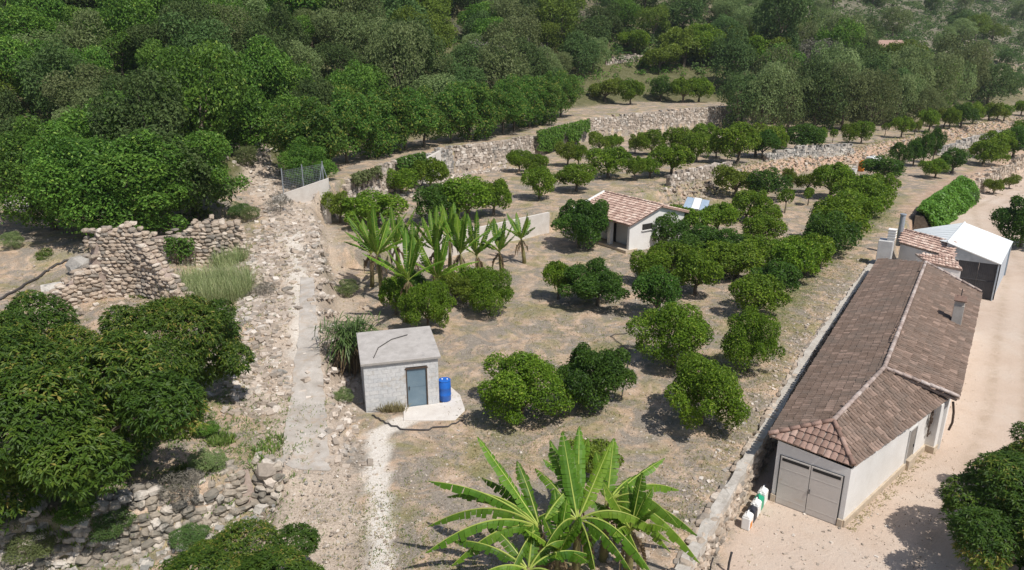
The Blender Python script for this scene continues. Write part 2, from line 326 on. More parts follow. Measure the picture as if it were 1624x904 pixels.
def sdist(X, Y, pts):
    """signed distance to a polyline (left of travel > 0), and the parameter value carried by its nearest point"""
    best = np.full(X.shape, 1e9); sg = np.zeros(X.shape); zz = np.zeros(X.shape)
    for a, b in zip(pts[:-1], pts[1:]):
        dx, dy = b[0] - a[0], b[1] - a[1]; L2 = dx * dx + dy * dy
        t = np.clip(((X - a[0]) * dx + (Y - a[1]) * dy) / L2, 0, 1)
        d = np.hypot(X - a[0] - t * dx, Y - a[1] - t * dy)
        k = d < best - 1e-9
        best = np.where(k, d, best); sg = np.where(k, np.sign(dx * (Y - a[1]) - dy * (X - a[0])), sg)
        if len(a) > 2: zz = np.where(k, a[2] + t * (b[2] - a[2]), zz)
    return best * np.where(sg == 0, 1, sg), zz
def sm(x, a, b):
    t = np.clip((x - a) / (b - a), 0, 1); return t * t * (3 - 2 * t)
def wob(X, Y):
    return (.06 * np.sin(X * .9 + 1.3 * np.sin(Y * .5)) * np.sin(Y * .8 + X * .3) + .04 * np.sin(X * 2.1 + Y * 1.3) * np.sin(Y * 1.9 - X * .7))
def H(X, Y, full=False):
    X = np.asarray(X, float); Y = np.asarray(Y, float)
    dY, _ = sdist(X, Y, YARD); dE, _ = sdist(X, Y, EMB); dW, _ = sdist(X, Y, WALL); dR, _ = sdist(X, Y, RIGHT)
    dF, _ = sdist(X, Y, FRONT); dT, zT = sdist(X, Y, TOE)
    o = 1.6 + .006 * np.clip(Y - 28, 0, 110) + .5 * wob(X, Y)
    farE = sm(X, 8, 26)
    e = sm(dE, -.1 - 1.6 * farE, .3 + .5 * farE)
    z = o + e * (3.4 - o + .006 * np.clip(Y - 60, 0, 90))
    wmask = sm(dW, -.05, .5) * (X < 41.5) 
    z = z + wmask * (6.4 + 1.3 * sm(Y, 95, 135) - z)
    yd = sm(dY, .12, .5) + (sm(dY, -.9, .4) - sm(dY, .12, .5)) * sm(X, 38, 44) * (1 - sm(X, 54, 60))
    yardz = .02 * wob(X, Y) - .012 * np.clip(Y - 60, 0, 200) * 0
    z = yardz + yd * (z - yardz)
    # left of the track
    w_ = 1 / (((X[..., None] - LPA[:, 0]) ** 2 + (Y[..., None] - LPA[:, 1]) ** 2) ** 1.6 + 1e-3)
    zl = (w_ * LPA[:, 2]).sum(-1) / w_.sum(-1) + .8 * wob(X, Y)
    f = sm(dF, -.6, -.15) * (1 - sm(X, FRONT[0][0] - .5, FRONT[0][0] + .6)); zl = zl + f * (1.15 + .6 * wob(X, Y) - zl)
    rl = sm(dR, -.9, .35)
    z = z + rl * (zl - z)
    dc = np.clip(dT, 0, 1e9); hill = zT + .37 * np.minimum(dc, 170) + .07 * np.clip(dc - 170, 0, 1e9) + .9 * np.sin(X * .11 + .6) * np.sin(Y * .09) * sm(dT, 4, 30) + 5 * np.sin(X * .021 + 1) * np.sin(Y * .017 + 2) * sm(dT, 40, 160)
    z = z + sm(dT, -1.5, 2.5) * (hill - z)
    if not full: return z
    return z, dict(dY=dY, dE=dE, dW=dW, dR=dR, dF=dF, dT=dT, rl=rl)
def G(px, py, far=900.0):
    """ground point seen at a photo pixel"""
    d = ray(px, py); t = np.concatenate([np.arange(12, 160, .25), np.arange(160, far, 1.5)])
    x, y, z = d.x * t, d.y * t, CAM_H + d.z * t; h = H(x, y); k = np.argmax(z < h)
    if not (z < h).any(): k = len(t) - 1
    return V3((x[k], y[k], h[k]))
def hz(x, y): return float(H(np.array([x]), np.array([y]))[0])

def axis_pts(parts):
    out = []
    for a, b, s in parts: out += list(np.arange(a, b, s))
    return np.array(out)
xs = axis_pts([(-900, -300, 60), (-300, -100, 14), (-100, -40, 2.0), (-40, 32, .3), (32, 70, .5), (70, 130, 1.0), (130, 320, 5), (320, 1000, 30)])
ys = axis_pts([(-60, 8, 6), (8, 14, 1), (14, 66, .3), (66, 100, .45), (100, 150, .8), (150, 340, 4), (340, 1200, 30)])
GX, GY = np.meshgrid(xs, ys)
GZ, aux = H(GX, GY, True)
nx, ny = len(xs), len(ys)
idx = np.arange(nx * ny).reshape(ny, nx)
Q = np.stack([idx[:-1, :-1], idx[:-1, 1:], idx[1:, 1:], idx[1:, :-1]], -1).reshape(-1, 4)
gm = np_mesh('ground', np.stack([GX, GY, GZ], -1).reshape(-1, 3), Q, M['ground'], smooth=True)
def vattr(n, a): gm.attributes.new(n, 'FLOAT', 'POINT').data.foreach_set('value', np.asarray(a, np.float32).ravel())
jn = .35 * np.sin(GX * 1.7 + 2 * np.sin(GY * 1.1)) * np.sin(GY * 1.3 + GX)
dRoad, _ = sdist(GX, GY, P2(ROAD))
road = 1 - sm(np.abs(dRoad) + jn * .9, 1.1, 2.1)
road = np.maximum(road, (1 - sm(np.abs(dRoad + 1.9) + jn, .8, 2.2)) * .8 * (GY > 30) * (GY < 62))
yardm = (1 - sm(aux['dY'] + jn * .4, -.5, .1)) * sm(GX, -3, 1)
vattr('yard', yardm); vattr('track', road * (aux['dT'] < 6))
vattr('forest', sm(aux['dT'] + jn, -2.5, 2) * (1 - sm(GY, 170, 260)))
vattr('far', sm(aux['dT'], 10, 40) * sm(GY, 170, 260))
slope = np.hypot(*np.gradient(GZ, ys, xs))
red = np.clip((1 - sm(np.abs(aux['dE'] + .4), .8, 2.0)) * sm(GX, 22, 34) + .7 * (1 - sm(np.abs(aux['dY'] - .8) + jn, 1.0, 2.5)) * (GX > 38) + .5 * (1 - sm(np.hypot((GX + 20) / 3, (GY - 62) / 6), .4, 1)), 0, 1)
rutp = [(11.5, 15.0), (14.5, 20.5), (20.0, 26.5), (25.5, 33.5), (33.0, 44.5), (41.0, 56.0), (47.5, 70.0), (54.0, 82.0), (66, 94)]
dU2, _ = sdist(GX, GY, rutp); vattr('rut', np.maximum(1 - sm(np.abs(np.abs(dU2) - .8) + .12 * jn, .12, .42), .6 * (1 - sm(np.abs(np.abs(dU2 + 1.6) - .8) + .2 * jn, .1, .4))))
vattr('red', red * (aux['dT'] < 2))
vattr('green', np.clip(.4 * (1 - sm(np.abs(aux['dY'] - 3.6 - 1.4 * jn), .3, 1.5)) * (GX > 10) * (GX < 45), 0, 1))
pathc = P2([at(605, 905, 1.6), at(606, 830, 1.6), at(598, 740, 1.6), at(598, 690, 1.6), at(640, 668, 1.6), at(715, 650, 1.6)])
dP, _ = sdist(GX, GY, pathc)
dU, _ = sdist(GX, GY, P2(ROAD)[5:9]); vattr('pale', np.maximum(1 - sm(np.abs(dP) + .5 * jn, .25, .55), .75 * (1 - sm(np.abs(dU) + .7 * jn, .35, .9))))
tag(put('ground', gm), kind='structure')
import bisect
_xs, _ys, _gz = xs.tolist(), ys.tolist(), GZ
def hz(x, y):
    i = min(max(bisect.bisect_right(_xs, x) - 1, 0), nx - 2); j = min(max(bisect.bisect_right(_ys, y) - 1, 0), ny - 2)
    u = (x - _xs[i]) / (_xs[i + 1] - _xs[i]); v = (y - _ys[j]) / (_ys[j + 1] - _ys[j])
    return float((_gz[j, i] * (1 - u) + _gz[j, i + 1] * u) * (1 - v) + (_gz[j + 1, i] * (1 - u) + _gz[j + 1, i + 1] * u) * v)

# the concrete strip of the track
mb = MB(); strip = [(522, 765), (522, 748), (520, 700), (516, 650), (512, 600), (506, 560), (503, 530)]
L = [(446, 750), (450, 735), (452, 700), (458, 650), (464, 600), (470, 560), (473, 530), (475, 500), (476, 470), (476, 440)]
Rr = [(524, 748), (523, 735), (520, 700), (517, 650), (512, 600), (508, 560), (505, 530), (503, 500), (500, 470), (497, 440)]
def zr(py): return float(np.interp(-py, [-p[1] for p in ROADP], [p[2] for p in ROADP]))
prev = None
def lerp2(tab, t):
    k = min(int(t * (len(tab) - 1)), len(tab) - 2); f = t * (len(tab) - 1) - k
    return tab[k][0] + f * (tab[k + 1][0] - tab[k][0]), tab[k][1] + f * (tab[k + 1][1] - tab[k][1])
rows_ = []
for i in range(40):
    t = i / 39; a = lerp2(L, t); b = lerp2(Rr, t); pa = at(*a, zr(a[1])); pb = at(*b, zr(b[1]))
    rows_.append([pa.lerp(pb, k / 8) + V3((rnd.uniform(-.05, .05) * (k in (0, 8)), 0, 0)) for k in range(9)])
vs = []
for r in rows_:
    for p in r: vs.append((p.x, p.y, max(hz(p.x, p.y), p.z - .1) + .05))
fs = [(i * 9 + k, i * 9 + k + 1, (i + 1) * 9 + k + 1, (i + 1) * 9 + k) for i in range(39) for k in range(8)]
nb = len(vs); vs += [(x, y, z - .3) for x, y, z in vs]
rim = list(range(9)) + [i * 9 + 8 for i in range(1, 40)] + [39 * 9 + k for k in range(7, -1, -1)] + [i * 9 for i in range(38, 0, -1)]
fs += [(rim[i], rim[i] + nb, rim[(i + 1) % len(rim)] + nb, rim[(i + 1) % len(rim)]) for i in range(len(rim))]
mb.add(vs, fs)
tag(mb.build('concrete_track', M['concrete_track']), kind='structure')

# ------------------------------------------------------------------ pieces: stones, blocks, tiles
def stone_geo(seed):
    r = random.Random(seed); vs = {}; fs = []
    g = [-1, 0, 1]
    def vid(p):
        if p not in vs: vs[p] = len(vs)
        return vs[p]
    for ax in range(3):
        for sgn in (-1, 1):
            for i in range(2):
                for j in range(2):
                    q = []
                    for di, dj in ((0, 0), (1, 0), (1, 1), (0, 1)):
                        p = [0, 0, 0]; p[ax] = sgn; p[(ax + 1) % 3] = g[i + di]; p[(ax + 2) % 3] = g[j + dj]; q.append(vid(tuple(p)))
                    fs.append(q if sgn > 0 else q[::-1])
    out = []
    for p in vs:
        v = V3(p); v = v.lerp(v.normalized() * 1.18, .72) * .5
        out.append(tuple(v + V3((r.uniform(-.09, .09), r.uniform(-.09, .09), r.uniform(-.08, .08)))))
    return np.array(out), np.array(fs)
def box_geo(seed):
    r = random.Random(seed)
    v = [(x * r.uniform(.38, .52), y * r.uniform(.38, .52), z * r.uniform(.36, .52)) for z in (-1, 1) for x, y in ((-1, -1), (1, -1), (1, 1), (-1, 1))]
    return np.array(v), np.array([(3, 2, 1, 0), (4, 5, 6, 7), (0, 1, 5, 4), (1, 2, 6, 5), (2, 3, 7, 6), (3, 0, 4, 7)])
STONES = [stone_geo(k) for k in range(8)]; BOXES = [box_geo(50 + k) for k in range(8)]
def single(me):
    me.attributes.new('single', 'FLOAT', 'FACE').data.foreach_set('value', [1.0] * len(me.polygons)); return me
STONE_ME = {}
def stone_mesh(mk, k):
    if (mk, k) not in STONE_ME: STONE_ME[mk, k] = single(np_mesh('stone', *STONES[k], M[mk]))
    return STONE_ME[mk, k]
def merged(name, items, geos, mat, parent=None, smooth=False):
    """items: (loc, euler, scale, tint); all in one mesh"""
    Vs, Qs, T = [], [], []; b = 0
    for i, (l, e, s, t) in enumerate(items):
        gv, gq = geos[i % len(geos)]
        R = np.array(Matrix.Rotation(e[2], 3, 'Z') @ Matrix.Rotation(e[1], 3, 'Y') @ Matrix.Rotation(e[0], 3, 'X'))
        Vs.append((gv * np.array(s)) @ R.T + np.array(l)); Qs.append(gq + b); b += len(gv); T += [t] * len(gq)
    return put(name, np_mesh(name, np.concatenate(Vs), np.concatenate(Qs), mat, T, smooth), None, parent)

class Path:
    def __init__(s, pts):
        s.p = [V3(p) for p in pts]; s.d = [0]
        for a, b in zip(s.p[:-1], s.p[1:]): s.d.append(s.d[-1] + (b - a).length)
        s.L = s.d[-1]
    def at(s, d):
        d = min(max(d, 0), s.L - 1e-6); k = max(i for i in range(len(s.d) - 1) if s.d[i] <= d)
        t = (d - s.d[k]) / (s.d[k + 1] - s.d[k]); u = s.p[k + 1] - s.p[k]
        return s.p[k].lerp(s.p[k + 1], t), math.atan2(u.y, u.x)

def dry_wall(name, label, pts, hs, sl, ch, th, mk, singles=0, seed=1, ragged=.15, lean=0.0, back=False, cat='stone wall', geos=None, cap=None, toe=.15, wild=.16):
    """dry stone wall along pts; the visible face is on the right of travel; hs = height at each point"""
    r = random.Random(seed); P = Path(pts); items = []
    Hh = lambda d: float(np.interp(d, P.d, hs))
    root = thing(name, label, cat, P.p[0]); o = P.p[0]
    cb = MB(); st = max(2, int(P.L / .8))
    for i in range(st):      # earth and small fill behind the facing stones
        a, aa = P.at(P.L * i / st); b, _ = P.at(P.L * (i + 1) / st - .001); n = V3((-math.sin(aa), math.cos(aa), 0))
        ha, hb = max(.05, Hh(P.L * i / st) - ch * .8), max(.05, Hh(P.L * (i + 1) / st) - ch * .8)
        f = .12; bk = th
        q = [a + n * f, b + n * f, b + n * bk, a + n * bk]
        base = [p - V3((0, 0, .4)) - o for p in q]
        top = [q[0] + V3((0, 0, ha)) + n * lean * ha - o, q[1] + V3((0, 0, hb)) + n * lean * hb - o, q[2] + V3((0, 0, hb)) - o, q[3] + V3((0, 0, ha)) - o]
        cb.prism(base, top)
    cb.build('core', M['mortar'], root)
    z = -toe; k = 0; hm = max(hs)
    while z < hm + ch:
        c = ch * r.uniform(.8, 1.25); d = -r.uniform(0, sl)
        while d < P.L:
            l = sl * r.uniform(.6, 1.5); dm = d + l / 2
            if 0 <= dm <= P.L and z + c * .5 < Hh(dm) + r.uniform(-ragged, ragged):
                p, a = P.at(dm); n = V3((-math.sin(a), math.cos(a), 0))
                rows = [.13 + r.uniform(-.05, .05) * wild / .16] + ([th - .13 + r.uniform(-.05, .05)] if back else [])
                if z + c * 1.6 > Hh(dm) and not back: rows.append(th * .75)
                for off in rows:
                    items.append((p + n * (off + lean * z) + V3((0, 0, z + c / 2 + r.uniform(-.03, .03))) - o,
                                  (r.uniform(-wild, wild), r.uniform(-wild, wild), a + r.uniform(-wild, wild) * 1.3),
                                  (l * r.uniform(.92, 1.1), .36 * r.uniform(.8, 1.3), c * r.uniform(.92, 1.12)), r.random()))
            d += l
        z += c * .97; k += 1
    key = lambda it: -(it[2][0] * it[2][2]) / depth(it[0] + o) ** 2
    if singles:
        items.sort(key=key)
        for it in items[:singles]:
            put('stone', stone_mesh(mk, r.randrange(8)), None, root, it[0], it[1], it[2])
    rest = items[singles:]
    if rest: tag(merged('stone_facing', rest, geos or STONES, M[mk], root), kind='stuff')
    if cap:
        m2 = MB(); n_ = max(2, int(P.L / .5)); tw = cap[1]
        for i in range(n_):
            a, aa = P.at(P.L * i / n_); b, _ = P.at(P.L * (i + 1) / n_ - .004); n = V3((-math.sin(aa), math.cos(aa), 0))
            za, zb = Hh(P.L * i / n_), Hh(P.L * (i + 1) / n_)
            if i == 0: jp = (0, tw, 0)
            jq = (r.uniform(-.03, .06), tw + r.uniform(-.09, .05), r.uniform(-.035, .025))
            q = [a - n * (.03 + jp[0]) + V3((0, 0, za + jp[2])), b - n * (.03 + jq[0]) + V3((0, 0, zb + jq[2])), b + n * jq[1] + V3((0, 0, zb + jq[2])), a + n * jp[1] + V3((0, 0, za + jp[2]))]; jp = jq
            m2.prism([p - o - V3((0, 0, .25)) for p in q], [p - o + V3((0, 0,   .11)) for p in q])
        m2.build('coping', M[cap[0]], root)
    return root

# ---- dry stone walls
def gpath(l, dz=0.0):
    out = []
    for x, y in l: out.append(V3((x, y, hz(x, y) + dz)))
    return out
dry_wall('terrace_wall', 'short pale stone wall on the highest orchard terrace at the wood edge', [G(962, 104), G(1000, 101), G(1040, 99)], [1.3, 1.5, 1.2], .5, .34, .6, 'stone_pale', seed=41, geos=BOXES, lean=.1)
# retaining wall between the yard and the orchard: face towards the yard (right of travel)
yp = YARD[0:1] + YARD[1:6]
dry_wall('retaining_wall', 'long low stone retaining wall with pale concrete top beside the farmhouse', [V3((x, y, 0)) for x, y in yp], [1.6, 1.62, 1.62, 1.62, 1.66, 1.75], .34, .24, .5, 'stone', singles=230, seed=3, cap=('coping', .36), ragged=.05)
# upper terrace wall, in the stretches that show
wseg = [([(-14.9, 64.8), (-13.6, 69.5), (-11.4, 76.3)], [2.6, 2.9, 3.0], 'crumbling pale stone terrace wall just right of the slanting concrete wall', 'stone_pale', .25),
        ([(-11.0, 77.0), (-6.9, 86.3)], [2.9, 3.1], 'stone terrace wall with a white plastered patch under the avocado hedge', 'stone_grey', .3),
        ([(-6.6, 86.6), (-.9, 91.2), (4.6, 102.5)], [3.1, 3.2, 2.9], 'smooth pale stone terrace wall below the middle of the avocado hedge', 'stone_pale', .12),
        ([(5.0, 103.3), (11.8, 117.2)], [2.8, 3.1], 'stone terrace wall overgrown with green creeper below the avocado hedge end', 'stone_grey', .25),
        ([(12.2, 117.5), (26, 126.8), (41.0, 137.0)], [3.6, 4.1, 4.3], 'tall long pale stone terrace wall behind the far citrus rows', 'stone_pale', .08)]
for i, (l, hs, lab, mk, rg) in enumerate(wseg):
    dry_wall('terrace_wall', lab, [V3((x, y, 3.5)) for x, y in l], hs, .42, .3, .7, mk, singles=0, seed=20 + i, ragged=rg, geos=BOXES, lean=.06)
mb = MB(); a = at(694, 262, 4.6); Mx = Matrix.Rotation(math.radians(66), 3, 'Z')
p0, p1 = V3((-10.05, 79.0, 3.5)), V3((-8.35, 82.9, 3.5))
nn = V3((.92, -.39, 0)); mb.prism([p0 - p0 + nn * .35, p1 - p0 + nn * .35, p1 - p0 + nn * .05, nn * .05], [V3((0, 0, 2.6)) + nn * .3, p1 - p0 + V3((0, 0, 3.2)) + nn * .3, p1 - p0 + V3((0, 0, 3.2)), V3((0, 0, 2.6))])
o = mb.build('plastered_panel', M['concrete_pale']); o.location = p0; tag(o, 'white plastered square panel standing in the stone terrace wall', 'wall panel')
# embankment walls on the right
dry_wall('embankment_wall', 'grey stone patch of wall in the red bank above the citrus rows', gpath([tuple(at(1215, 272, 2.2))[:2], tuple(at(1290, 262, 2.2))[:2], tuple(at(1352, 254, 2.2))[:2]]), [1.0, 1.5, 1.4], .45, .3, .6, 'stone_grey', seed=31, geos=BOXES, lean=.25)
dry_wall('embankment_wall', 'rough stone wall behind the blue sheeted lean-to beside the cottage', gpath([tuple(at(1062, 318, 2.0))[:2], tuple(at(1130, 300, 2.0))[:2], tuple(at(1160, 290, 2.0))[:2]]), [1.2, 1.5, 1.1], .42, .28, .6, 'stone_pale', seed=32, geos=BOXES, lean=.15)
dry_wall('embankment_wall', 'stone wall in the red bank left of the citrus block at far right', gpath([tuple(at(1490, 246, 2.2))[:2], tuple(at(1545, 232, 2.2))[:2], tuple(at(1600, 218, 2.2))[:2]]), [.9, 1.5, 1.2], .5, .32, .6, 'stone_grey', seed=33, geos=BOXES, lean=.25)
dry_wall('embankment_wall', 'long grey stone bank between the ivy hedge and the right edge', [V3((x, y, .05)) for x, y in [YARD[7], YARD[8], YARD[9], (100, 135)]], [1.7, 1.8, 1.85, 1.8], .5, .32, .6, 'stone', seed=34, geos=BOXES, lean=.1, ragged=.2)
# front left wall with big stones
fp = [V3((x, y, hz(x, y - .3))) for x, y in FRONT[:5]][::-1]
dry_wall('dry_stone_wall', 'grey dry stone wall of large rough stones beside the track, below the mango trees', fp, [1.5, 1.65, 1.7, 1.65, 1.2], .33, .235, .7, 'stone_bank', singles=295, seed=5, lean=.42, ragged=.3, wild=.42)
# ruined house
ra = [at(58, 508, 3.15), at(130, 482, 3.5), at(158, 472, 3.65), at(166, 468, 3.7), at(222, 470, 3.65), at(250, 480, 3.5), at(292, 494, 3.4)]
ra = [V3((p.x, p.y, hz(p.x, p.y))) for p in ra]
rb = [at(236, 412, 4.1), at(290, 418, 4.0), at(335, 416, 4.0), at(388, 404, 4.3)]
rb = [V3((p.x, p.y, hz(p.x, p.y))) for p in rb]
rw = thing('ruined_building', 'roofless stone ruin with a tall broken corner beside the tall pale grass', 'ruin', ra[2])
def child_of(root, w):
    for ch in list(w.children):
        ch.location = ch.location + (w.location - root.location); ch.parent = root
    bpy.data.objects.remove(w)
a1 = dry_wall('w', 'w', ra, [.9, 1.6, 2.1, 4.1, 4.2, 2.6, .4], .36, .225, .75, 'stone', singles=240, seed=8, back=True, ragged=.2)
child_of(rw, a1)
a2 = dry_wall('w', 'w', rb, [1.6, 2.2, 3.1, 2.2], .38, .24, .8, 'stone', singles=60, seed=9, back=True, ragged=.35); child_of(rw, a2)
# tumbled wall at the left of the ruin's back
rc = gpath([tuple(at(0, 312, 5.6))[:2], tuple(at(45, 318, 5.5))[:2]])
# slanting concrete wall at the path gate
mb = MB(); a = V3((-20.2, 60.2, 5.2)); b = V3((-15.45, 60.7, 3.9)); n = V3(((b - a).y, -(b - a).x, 0)).normalized()
mb.prism([V3((0, 0, -1.5)), b - a - V3((0, 0, 1.5)), b - a - n * .35 - V3((0, 0, 1.5)), -n * .35 - V3((0, 0, 1.5))], [V3((0, 0, .55)), b - a + V3((0, 0, 3.4)) - n * .12, b - a - n * .35 + V3((0, 0, 3.4)), -n * .35 + V3((0, 0, .55))])
o = mb.build('concrete_wall', M['concrete_pale'], bevel=.02); o.location = a; tag(o, 'pale slanting concrete wall below the wire fence at the head of the track', 'concrete wall')
# low concrete wall left of the cottage
mb = MB(); pts = [V3((x, y, 0)) for x, y in EMB[1:4]]; o0 = V3((pts[0].x, pts[0].y, 1.7))
for a, b in zip(pts[:-1], pts[1:]):
    n = V3((-(b - a).y, (b - a).x, 0)).normalized(); q = [a - n * .12, b - n * .12, b + n * .12, a + n * .12]
    mb.prism([V3((p.x - o0.x, p.y - o0.y, -.3)) for p in q], [V3((p.x - o0.x, p.y - o0.y, 2.0)) for p in q])
o = mb.build('garden_wall', M['concrete_pale']); o.location = o0; tag(o, 'low pale concrete wall between the banana plants and the cottage', 'garden wall')

# ---- roof tiles
def tile_geo(w=.232, l=.42, h=.045, lift=.03):
    vs = []; n = 5
    for y, s in ((0, 1.0), (l, .8)):
        for k in range(n + 1):
            a = math.pi * k / n; vs.append((-math.cos(a) * w / 2 * s, y, math.sin(a) * h * s + (lift if y == 0 else 0.0)))
    fs = [(k, k + 1, n + 1 + k + 1, n + 1 + k) for k in range(n)]
    vs += vs[:n + 1]      # the end face has its own corners, so the barrel shades cleanly
    return vs, [f[::-1] for f in fs] + [tuple(range(2 * n + 2, 3 * n + 3))]
TV, TF = tile_geo(); TVF, _ = tile_geo(.215, .42, .05, .006); TVN, _ = tile_geo(.20, .42, .05)
def tile_mesh(mat, gv=None):
    me = bpy.data.meshes.new('tile'); me.from_pydata(gv or TV, [], TF); me.materials.append(mat); single(me)
    me.polygons.foreach_set('use_smooth', [True] * (len(TF) - 1) + [False]); return me
def inside(p, poly):
    c = False; n = len(poly)
    for i in range(n):
        a, b = poly[i], poly[(i + 1) % n]
        if (a[1] > p[1]) != (b[1] > p[1]) and p[0] < (b[0] - a[0]) * (p[1] - a[1]) / (b[1] - a[1]) + a[0]: c = not c
    return c
def tile_slope(poly, eave, colw=.215, roww=.35, seed=0, grow=.1, tilt=-.05):
    """tile frames over a planar roof slope; eave = the two eave points"""
    r = random.Random(seed); a, b = eave; ex = (b - a).normalized()
    n = (poly[1] - poly[0]).cross(poly[2] - poly[0]).normalized(); n = n if n.z > 0 else -n
    uy = n.cross(ex).normalized()
    if uy.z < 0: uy = -uy; 
    if ex.cross(uy).dot(n) < 0: ex = -ex; a, b = b, a
    p2 = [((p - a).dot(ex), (p - a).dot(uy)) for p in poly]
    x0, x1 = min(p[0] for p in p2), max(p[0] for p in p2); y0, y1 = min(p[1] for p in p2), max(p[1] for p in p2)
    out = []; x = x0 + colw / 2
    while x < x1:
        y = y0 - .06
        while y < y1:
            if inside((x, y + roww * .55), p2):
                jr = r.uniform(-.035, .035); o = a + ex * (x + r.uniform(-.012, .012)) + uy * (y + r.uniform(-.02, .02)) + n * (.012 + r.uniform(0, .012))
                R = Matrix((ex, uy, n)).transposed() @ Matrix.Rotation(jr, 3, 'Z') @ Matrix.Rotation(tilt, 3, 'X')
                out.append((o, R, r.random()))
            y += roww
        x += colw
    return out
def merge_tiles(name, frames, mat, parent, o, gv=None):
    gv = np.array(gv or TV); V = []; F = []; T = []
    for i, (p, R, t) in enumerate(frames):
        V.append(gv @ np.array(R).T + np.array(p - o)); b = i * len(gv); F += [tuple(b + k for k in f) for f in TF]; T += [t] * len(TF)
    me = bpy.data.meshes.new(name); me.from_pydata(np.concatenate(V).tolist(), [], F); me.materials.append(mat)
    me.attributes.new('tint', 'FLOAT', 'FACE').data.foreach_set('value', T)
    me.polygons.foreach_set('use_smooth', ([True] * (len(TF) - 1) + [False]) * len(frames)); me.update()
    return tag(put(name, me, None, parent), kind='stuff')
RIDGE = MB(); RIDGE.tube([(0, -.25, 0), (0, .22, -.02)], [.105, .09], 8)
RIDGE_ME = {}
def ridge_tiles(a, b, mat, parent, o, seed=1):
    if mat.name not in RIDGE_ME: RIDGE_ME[mat.name] = single(RIDGE.mesh('ridge_tile', mat, True))
    r = random.Random(seed); d = b - a; n = max(1, round(d.length / .42)); q = d.to_track_quat('Y', 'Z')
    for i in range(n):
        p = a.lerp(b, (i + .5) / n); t = put('ridge_tile', RIDGE_ME[mat.name], None, parent, p - o + V3((0, 0, .03 + r.uniform(-.01, .01))), q.to_euler())
        t.scale = (1, d.length / n / .42, .85)

# ------------------------------------------------------------------ farmhouse
fh = thing('farmhouse', 'long low white farmhouse with brown tiled roof and grey garage doors', 'farmhouse', at(1335, 836, 0)); FO = fh.location.copy()
EL = at(1220, 690, 2.9); EF = at(1394, 410, 2.9); RE = at(1468, 417, 4.0); ER = at(1353, 739, 2.7)
AP = on_plane(1322, 668, EL, EF, RE); BD = on_plane(1402, 585, EL, EF, RE)
ES = on_plane(1502, 633, ER, AP, BD); MR1 = at(1519, 633, 2.78); MR2 = on_plane(1556, 465, BD, RE, MR1)
LU = V3((0, 0, 1))
def roof_part(name, polys, parent=fh, th=.12, mat='mortar', off=FO):
    m = MB()
    for p in polys: m.slab([q - off for q in p], th)
    return m.build(name, M[mat], parent)
roof = roof_part('roof', [[EL, AP, BD, RE, EF], [EL, ER, AP], [ER, ES, BD, AP], [BD - LU * .005, MR1 - LU * .005, MR2 - LU * .005, RE - LU * .005]])
ft = tile_slope([EL, ER, AP], (EL, ER), seed=1, colw=.235); fr = tile_slope([ER, ES, BD, AP], (ER, ES), seed=2, colw=.225)
lt = tile_slope([EL, AP, BD, RE, EF], (EL, EF), seed=3, tilt=-.012, colw=.235); rt = tile_slope([BD, MR1, MR2, RE], (MR1, MR2), seed=4, colw=.245)
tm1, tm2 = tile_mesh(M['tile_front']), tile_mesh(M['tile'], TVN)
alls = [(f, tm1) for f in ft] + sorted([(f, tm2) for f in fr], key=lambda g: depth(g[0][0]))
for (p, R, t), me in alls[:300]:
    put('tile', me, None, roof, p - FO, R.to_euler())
merge_tiles('tile_field', lt, M['tile'], roof, FO, TVF)
merge_tiles('tile_field', [g[0] for g in alls[300:]] + rt, M['tile'], roof, FO, TVN)
for a, b, mt in ((EL, AP, 'tile_front'), (ER, AP, 'tile_front'), (AP, BD, 'tile_ridge'), (BD, RE, 'tile_ridge'), (BD, MR1 + LU * .08, 'tile_ridge'), (RE, MR2 + LU * .05, 'tile_ridge')):
    ridge_tiles(a + LU * .06, b + LU * .06, M[mt], roof, FO, seed=int(a.x * 10))
# walls: footprint corners on the ground
gFL, gFR = at(1222, 793, 0), at(1335, 836, 0); gS = at(1484, 738, 0)
inn = V3((.84, -.542, 0)); axm = V3((.542, .84, 0))
gM1 = V3((MR1.x, MR1.y, 0)) - inn * .3 + axm * .3; gM2 = V3((MR2.x, MR2.y, 0)) - inn * .3 - axm * .25
gLF = V3((EF.x, EF.y, 0)) + inn * .35 - axm * .25
gIn = V3((ES.x, ES.y, 0)) + V3((-.35, .25, 0))
foot = [gFL, gFR, gIn, gM1, gM2, gLF]
tops = []
def under(pt, poly):
    a, b, c = poly; n = (b - a).cross(c - a); return a.z - (n.x * (pt.x - a.x) + n.y * (pt.y - a.y)) / n.z - .14
tp = [under(gFL, (EL, ER, AP)), under(gFR, (ER, AP, BD)), under(gIn, (ER, AP, BD)), under(gM1, (BD, RE, MR1)), under(gM2, (BD, RE, MR1)), under(gLF, (EL, EF, RE))]
mb = MB(); n_ = len(foot); base = [p - FO - LU * .1 for p in foot]; tpp = [V3((p.x, p.y, h)) - FO for p, h in zip(foot, tp)]
mb.add(base + tpp, [(i, (i + 1) % n_, n_ + (i + 1) % n_, n_ + i) for i in range(n_)])
# gable pieces under the main roof at its near and far ends
mb.add([tpp[2], tpp[3], BD - FO - LU * .16], [(0, 1, 2)]); mb.add([tpp[4], tpp[5], RE - FO - LU * .16], [(0, 1, 2)])
wallo = mb.build('wall', M['white_wall'], fh)
dF_ = (gFR - gFL).normalized(); nF = V3((dF_.y, -dF_.x, 0)); wF = (gFR - gFL).length
